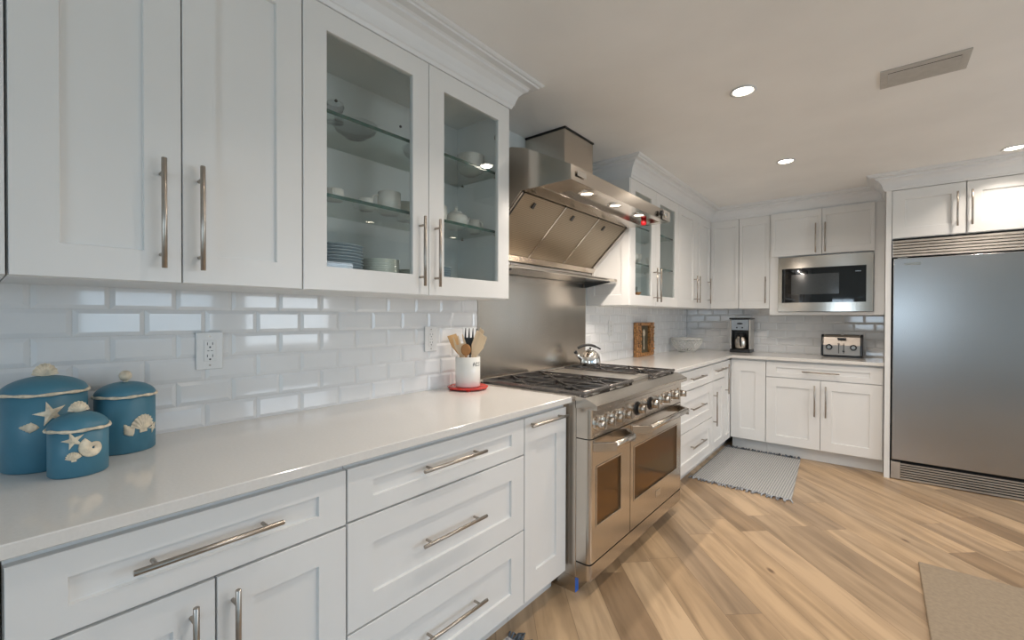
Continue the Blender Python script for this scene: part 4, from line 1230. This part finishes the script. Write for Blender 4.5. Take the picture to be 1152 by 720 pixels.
# ------------------------------------------------------------------ lattice bowl
t = thing('lattice_bowl', 'white openwork ceramic bowl on the worktop in the far corner', 'bowl', (0.165, 4.83, CT))
mb = MB(); seg = 22; rows = 6; V = []
def bp(i, th):
    a = i / rows; r = 0.075 + 0.082 * math.sin(a * PI / 2) ** 0.8; return (r * math.cos(th), r * math.sin(th), 0.006 + 0.135 * a)
for i in range(rows + 1):
    V.append([mb.bm.verts.new(bp(i, 2 * PI * (k + 0.5 * (i % 2)) / seg)) for k in range(seg)])
for i in range(rows - 1):
    for k in range(seg):
        if i % 2 == 0: q = [V[i][k], V[i + 1][k], V[i + 2][k], V[i + 1][k - 1]]
        else: q = [V[i][k], V[i + 1][(k + 1) % seg], V[i + 2][k], V[i + 1][k]]
        mb.bm.faces.new(q)
o = mb.build('lattice', M['china'], t)
wm = o.modifiers.new('lattice', 'WIREFRAME'); wm.thickness = 0.008; wm.use_replace = True; wm.use_even_offset = False
MB().lathe([(0, 0), (0.074, 0), (0.080, 0.006), (0.078, 0.012), (0, 0.009)], (0, 0, 0), 32).build('base', M['china'], t)
pts = [(0.157 * math.cos(2 * PI * k / 48), 0.157 * math.sin(2 * PI * k / 48), 0.141) for k in range(48)]
MB().tube(pts, 0.0055, 8, True).build('rim', M['china'], t)

# ------------------------------------------------------------------ coffee maker
t = thing('coffee_maker', 'black and silver drip coffee maker on the worktop below the corner wall cabinets', 'coffee maker', (0.628, 5.06, CT), 0.0)
w2 = 0.095
mb = MB()
mb.box(-w2, w2, 0.0, 0.20, 0, 0.035, 0.006, 2)            # base
mb.box(-w2 + 0.012, w2 - 0.012, 0.12, 0.20, 0.035, 0.345, 0.004)
mb.box(-w2 + 0.014, w2 - 0.014, 0.012, 0.12, 0.225, 0.345, 0.004)
mb.box(-w2 - 0.006, w2 + 0.006, -0.004, 0.205, 0.345, 0.360, 0.005, 2)
mb.build('body', M['black'], t)
for a, b in ((-w2 - 0.002, -w2 + 0.012), (w2 - 0.012, w2 + 0.002)): MB().box(a, b, 0.01, 0.20, 0.036, 0.344, 0.003).build('side_panel', M['steel_dull'], t)
o = MB().box(-w2 + 0.014, w2 - 0.014, 0.004, 0.0118, 0.232, 0.340, 0.002).build('control_panel', M['screen'], t)
MB().lathe([(0, 0), (0.018, 0), (0.018, 0.003), (0, 0.003)], (0.0, 0.004, 0.300), 20, sx=1.6, sy=0.5, M4=Matrix.Rotation(PI / 2, 4, 'X')).build('clock', M['black'], o)
for x in (-0.028, 0.024): MB().cyl((x, 0.004, 0.258), (x, 0.0, 0.258), 0.008, 14, bev=0.001).build('button', M['black'], o)
c_ = MB().lathe([(0, 0.037), (0.056, 0.037), (0.064, 0.050), (0.064, 0.120), (0.050, 0.160), (0.040, 0.172), (0, 0.172)], (0, 0.062, 0), 32).build('carafe', M['steel'], t)
MB().lathe([(0, 0.173), (0.042, 0.173), (0.044, 0.184), (0.030, 0.196), (0, 0.198)], (0, 0.062, 0), 28).build('carafe_lid', M['black'], c_)
MB().tube([(0.010, 0.006, 0.165), (0.012, -0.022, 0.155), (0.012, -0.026, 0.110), (0.010, 0.000, 0.065)], 0.008, 10, rs=[0.008, 0.010, 0.010, 0.007]).build('carafe_handle', M['black'], c_)

# ------------------------------------------------------------------ toaster
t = thing('toaster', 'four-slice toaster with steel front and black ends, below the microwave', 'toaster', (1.475, 5.085, CT), 0.0)
w2 = 0.155; h = 0.205; d = 0.19
def tprof(o=0.0): return [(0.0 + o, 0.012), (-0.006 + o, 0.020), (-0.002 + o, 0.11), (0.022 + o, h - 0.022), (0.045, h - o), (d - 0.03, h - o), (d - 0.008 - o, h - 0.03), (d - o, 0.02), (d - 0.01, 0.012)]
MB().prism(tprof(0.003), 'x', -w2 + 0.019, w2 - 0.019).build('housing', M['toast'], t)
for s_ in (-1, 1):
    a, b = sorted((s_ * w2, s_ * (w2 - 0.019)))
    MB().prism([(y - 0.003 if y < 0.05 else y + 0.002, z + (0.003 if z > 0.1 else -0.004)) for y, z in tprof()], 'x', a, b, 0.004).build('end_cap', M['black'], t)
mb = MB().box(-w2 + 0.019, w2 - 0.019, -0.006, d - 0.006, 0.0, 0.0125, 0.002); mb.build('base', M['black'], t)
mb = MB()
for x in (-0.070, 0.070):
    for y in (0.070, 0.125): mb.box(x - 0.058, x + 0.058, y - 0.014, y + 0.014, h - 0.0032, h + 0.0006)
mb.build('slots', M['dark'], t)
MB().box(-0.030, 0.034, 0.000, 0.020, h - 0.044, h - 0.026, 0.002).build('brand_window', M['black'], t)
for x in (-0.092, 0.088):
    MB().cyl((x, -0.002, 0.092), (x, -0.024, 0.092), 0.019, 22, r1=0.016, bev=0.002).build('browning_dial', M['chrome'], t)
    MB().cyl((x, 0.0, 0.092), (x, -0.0065, 0.092), 0.026, 22).build('dial_ring', M['black'], t)
for x in (-0.020, 0.016):
    o = MB().box(x - 0.002, x + 0.002, -0.0075, 0.0, 0.035, 0.130).build('lever_slot', M['dark'], t)
    MB().box(x - 0.008, x + 0.008, -0.022, -0.0076, 0.118 if x < 0 else 0.052, 0.128 if x < 0 else 0.062, 0.002).build('lever', M['black'], o)

# ------------------------------------------------------------------ crockery in the glass cabinets
SB = ZU0 + 0.018; S1 = 1.694; S2 = 1.974
def plate_mb(r, h=0.012):
    return MB().lathe([(0, 0), (r * 0.6, 0), (r * 0.62, 0.002), (r, h), (r - 0.001, h + 0.003), (r * 0.62, 0.006), (0, 0.005)], (0, 0, 0), 40)
def bowl_mb(r, h):
    return MB().lathe([(0, 0), (r * 0.45, 0), (r * 0.5, 0.004), (r * 0.85, h * 0.5), (r, h), (r - 0.003, h), (r * 0.82, h * 0.5), (r * 0.45, 0.008), (0, 0.007)], (0, 0, 0), 36)
def stack(name, mk, m, xy, z, n, dz, labels, cat, group):
    first = mk().build(name, m, None, (*xy, z)); tag(first, labels(0, n), cat, group)
    for k in range(1, n):
        c = first.copy(); COL.objects.link(c); c.location = (*xy, z + dz * k); c['label'] = labels(k, n)
ORD = ['lowest', 'second', 'third', 'fourth', 'fifth', 'sixth', 'seventh', 'eighth', 'ninth', 'tenth', 'eleventh', 'twelfth', 'thirteenth', 'fourteenth']
def lab(what):
    def f(k, n): return (('topmost ' if k == n - 1 else ORD[k] + ' from the bottom ' if k else 'lowest ') + what)
    return f
stack('dinner_plate', lambda: plate_mb(0.105), M['plate'], (0.190, 0.850), SB, 14, 0.0108, lab('blue-grey dinner plate in the stack behind the left glass door'), 'plate', 'dinner plates behind the left glass door')
stack('cereal_bowl', lambda: bowl_mb(0.075, 0.030), M['celadon'], (0.190, 1.050), SB, 12, 0.0085, lab('sage bowl in the stack right of the dinner plates'), 'bowl', 'sage bowls behind the left glass door')
stack('side_plate', lambda: plate_mb(0.072), M['celadon'], (0.190, 1.215), SB, 10, 0.0088, lab('sage side plate in the stack at the middle of the cabinet'), 'plate', 'sage side plates in the middle of the cabinet')
stack('saucer', lambda: plate_mb(0.062), M['plate'], (0.150, 1.390), SB, 12, 0.0100, lab('blue-grey saucer in the stack behind the right glass door'), 'saucer', 'saucers behind the right glass door')
stack('salad_bowl', lambda: bowl_mb(0.066, 0.035), M['china'], (0.180, 1.570), S2, 7, 0.010, lab('white bowl in the stack on the top glass shelf'), 'bowl', 'white bowls on the top glass shelf')


def mug(loc, label, rz=0.0, r=0.038, h=0.072, m='china', z=S1, cat='mug'):
    o = MB().lathe([(0, 0), (r * 0.82, 0), (r * 0.92, 0.004), (r, h * 0.5), (r * 0.98, h), (r * 0.90, h), (r * 0.92, h * 0.5), (r * 0.8, 0.008), (0, 0.007)], (0, 0, 0), 28).build('mug', M[m], None, (*loc, z), (0, 0, rz))
    tag(o, label, cat, 'cups on the glass shelves')
    MB().tube([(r * 0.9, 0, h * 0.85), (r * 1.35, 0, h * 0.8), (r * 1.6, 0, h * 0.5), (r * 1.35, 0, h * 0.2), (r * 0.9, 0, h * 0.15)], 0.004, 8).build('handle', M[m], o)
    return o
mug((0.185, 0.735), 'white mug at the left end of the middle glass shelf', 2.0)
mug((0.230, 0.830), 'low white cup just right of the leftmost mug on the middle shelf', -0.6, 0.034, 0.040)
mug((0.190, 0.985), 'small white cup with an open loop handle left of the large mug', -2.2, 0.030, 0.045)
mug((0.200, 1.085), 'large white mug under the bright light reflection on the middle shelf', -1.9, 0.046, 0.088)
mug((0.150, 1.205), 'pale mug beside the central door stile on the middle shelf', 1.2, 0.042, 0.078, 'celadon')
mug((0.210, 1.335), 'white mug left of the teapot behind the right glass door', -1.9, 0.040, 0.080)
mug((0.180, 1.600), 'small white creamer cup right of the teapot', 0.2, 0.030, 0.066)
t = thing('teapot', 'white lidded teapot on the middle shelf behind the right glass door', 'teapot', (0.185, 1.468, S1))
MB().lathe([(0, 0), (0.035, 0), (0.052, 0.018), (0.060, 0.040), (0.054, 0.062), (0.034, 0.074), (0, 0.076)], (0, 0, 0), 32).build('body', M['china'], t)
MB().lathe([(0, 0.076), (0.032, 0.076), (0.026, 0.084), (0.008, 0.089), (0.008, 0.095), (0.010, 0.102), (0, 0.107)], (0, 0, 0), 24).build('lid', M['china'], t)
MB().tube([(0.0, 0.050, 0.030), (0, 0.075, 0.045), (0, 0.088, 0.070)], 0.008, 10, rs=[0.012, 0.008, 0.006]).build('spout', M['china'], t)
MB().tube([(0, -0.050, 0.062), (0, -0.075, 0.062), (0, -0.085, 0.042), (0, -0.055, 0.022)], 0.005, 8).build('handle', M['china'], t)


def stem(loc, label, z=S2, h=0.15, r=0.032, m='drink'):
    o = MB().lathe([(0, 0.002), (r * 0.9, 0.0), (r * 0.9, 0.003), (0.004, 0.006), (0.004, h * 0.45), (r * 0.8, h * 0.58), (r, h * 0.8), (r * 0.85, h), (r * 0.83, h), (r * 0.97, h * 0.8), (r * 0.76, h * 0.6), (0, h * 0.5)], (0, 0, 0), 24).build('stem_glass', M[m], None, (*loc, z))
    tag(o, label, 'glass', 'glassware on the top shelf')
stem((0.16, 0.750), 'clear stemmed glass nearest the left end of the top shelf', h=0.085)
stem((0.23, 0.835), 'clear stemmed glass second from the left on the top shelf', h=0.070)
stem((0.14, 1.385), 'clear stemmed glass behind the right glass door on the top shelf', h=0.085)
t_ = tag(bowl_mb(0.085, 0.045).build('glass_bowl', M['drink'], None, (0.165, 0.955, S2)), 'wide clear glass bowl on the top shelf behind the left glass door', 'bowl')
t_ = tag(bowl_mb(0.070, 0.050).build('glass_bowl', M['drink'], None, (0.150, 1.270, S2)), 'small clear glass bowl on the top shelf near the central stile', 'bowl')

# far glass cabinet
def far(name, mb, m, x, y, z, label, cat, group=None):
    return tag(mb.build(name, m, None, (x, y, z)), label, cat, group)
far('bottle', MB().lathe([(0, 0), (0.030, 0), (0.033, 0.006), (0.033, 0.120), (0.014, 0.150), (0.014, 0.175), (0.016, 0.180), (0, 0.180)], seg=24), M['bluebottle'], 0.20, 3.31, S1, 'blue glass bottle on the middle shelf of the far glass cabinet', 'bottle')
for i, (y, lb) in enumerate(((3.385, 'white goblet right of the blue bottle in the far glass cabinet'), (3.455, 'white goblet next to the centre stile in the far glass cabinet'), (3.70, 'white goblet behind the right door of the far glass cabinet'), (3.78, 'rightmost white goblet in the far glass cabinet'))):
    far('goblet', MB().lathe([(0, 0), (0.024, 0), (0.024, 0.004), (0.006, 0.010), (0.006, 0.030), (0.030, 0.050), (0.034, 0.085), (0.030, 0.095), (0.028, 0.093), (0, 0.050)], seg=20), M['china'], 0.22, y, S1, lb, 'goblet', 'white goblets in the far glass cabinet')
far('vase', MB().lathe([(0, 0), (0.030, 0), (0.036, 0.02), (0.030, 0.12), (0.018, 0.18), (0.024, 0.20), (0, 0.19)], seg=24), M['bluebottle'], 0.16, 3.30, SB, 'tall blue-grey glass vase on the bottom of the far glass cabinet', 'vase')
far('tumbler', MB().lathe([(0, 0), (0.030, 0), (0.036, 0.14), (0.034, 0.14), (0.028, 0.006), (0, 0.006)], seg=24), M['drink'], 0.20, 3.41, SB, 'clear tall tumbler behind the left door of the far glass cabinet', 'glass')
far('carved_duck', MB().lathe([(0, 0), (0.022, 0.002), (0.030, 0.015), (0.026, 0.050), (0.020, 0.080), (0.010, 0.094), (0, 0.098)], seg=18, sy=1.6), M['wood1'], 0.28, 3.22, SB, 'small orange-brown wooden figure low in the far glass cabinet', 'ornament')
far('dark_dish', MB().lathe([(0, 0), (0.020, 0), (0.006, 0.010), (0.006, 0.060), (0.034, 0.090), (0.031, 0.090), (0, 0.066)], seg=20), M['wood3'], 0.28, 3.315, SB, 'small dark brown footed dish beside the wooden figure in the far cabinet', 'dish')
far('tin', MB().lathe([(0, 0), (0.034, 0), (0.034, 0.035), (0.036, 0.036), (0.036, 0.048), (0, 0.05)], seg=24), M['teal'], 0.22, 3.36, S2, 'teal tin on the top shelf of the far glass cabinet', 'tin')

# ------------------------------------------------------------------ rugs and mat
def rug(name, corners, label, cat, fringe_ends, m, th=0.006):
    """corners counter-clockwise; fringe_ends = list of (i, j, material) corner pairs"""
    t = thing(name, label, cat, (0, 0, 0))
    mb = MB(); nu = 24
    C4 = [Vector((*c, 0)) for c in corners]
    def top(u, v):
        p = C4[0].lerp(C4[1], u).lerp(C4[3].lerp(C4[2], u), v)
        return (p.x, p.y, th + 0.0012 * math.sin(9 * u + 3 * v) * math.sin(7 * v))
    mb.grid(top, nu, nu)
    for i in range(4):
        a, b = C4[i], C4[(i + 1) % 4]; mb.poly([(a.x, a.y, 0.0005), (b.x, b.y, 0.0005), (b.x, b.y, th + 0.0005), (a.x, a.y, th + 0.0005)])
    mb.poly([(c.x, c.y, 0.0005) for c in C4])
    mb.build('weave', m, t)
    for (i, j, fm) in fringe_ends:
        a, b = C4[i], C4[j]; d = (b - a).normalized(); out = Vector((d.y, -d.x, 0)); L = (b - a).length
        f = MB(); n = int(L / 0.011)
        for k in range(n):
            p = a + d * (L * (k + 0.5) / n) ; ln = random.uniform(0.025, 0.060); sw = random.uniform(-0.025, 0.025)
            f.tube([p + Vector((0, 0, th * 0.6)), p + out * ln * 0.5 + d * sw * 0.4 + Vector((0, 0, th * 0.9 + random.uniform(0.002, 0.014))), p + out * ln + d * sw + Vector((0, 0, 0.004))], 0.004, 5, rs=[0.0042, 0.0052, 0.0030])
        q = f.build('fringe', fm, t); q['kind'] = 'stuff'
    return t
rug('woven_rug', [(0.590, 3.665), (1.275, 3.640), (1.205, 4.730), (0.578, 4.730)], 'pale grey woven rug with fringed ends before the corner cabinets', 'rug',
    [(0, 1, M['fringe_l']), (2, 3, M['fringe'])], M['rug'])
rug('woven_rug', [(0.575, 0.20), (1.25, 0.20), (1.25, 1.355), (0.600, 1.362)], 'grey rug before the long worktop, only its fringe tip showing at the bottom edge', 'rug',
    [(2, 3, M['fringe'])], M['rug'])
mb = MB().box(1.905, 2.75, 1.6, 3.135, 0.0005, 0.014, 0.005, 2)
o = tag(mb.build('floor_mat', M['mat']), 'plain beige cushioned floor mat at the lower right', 'mat')
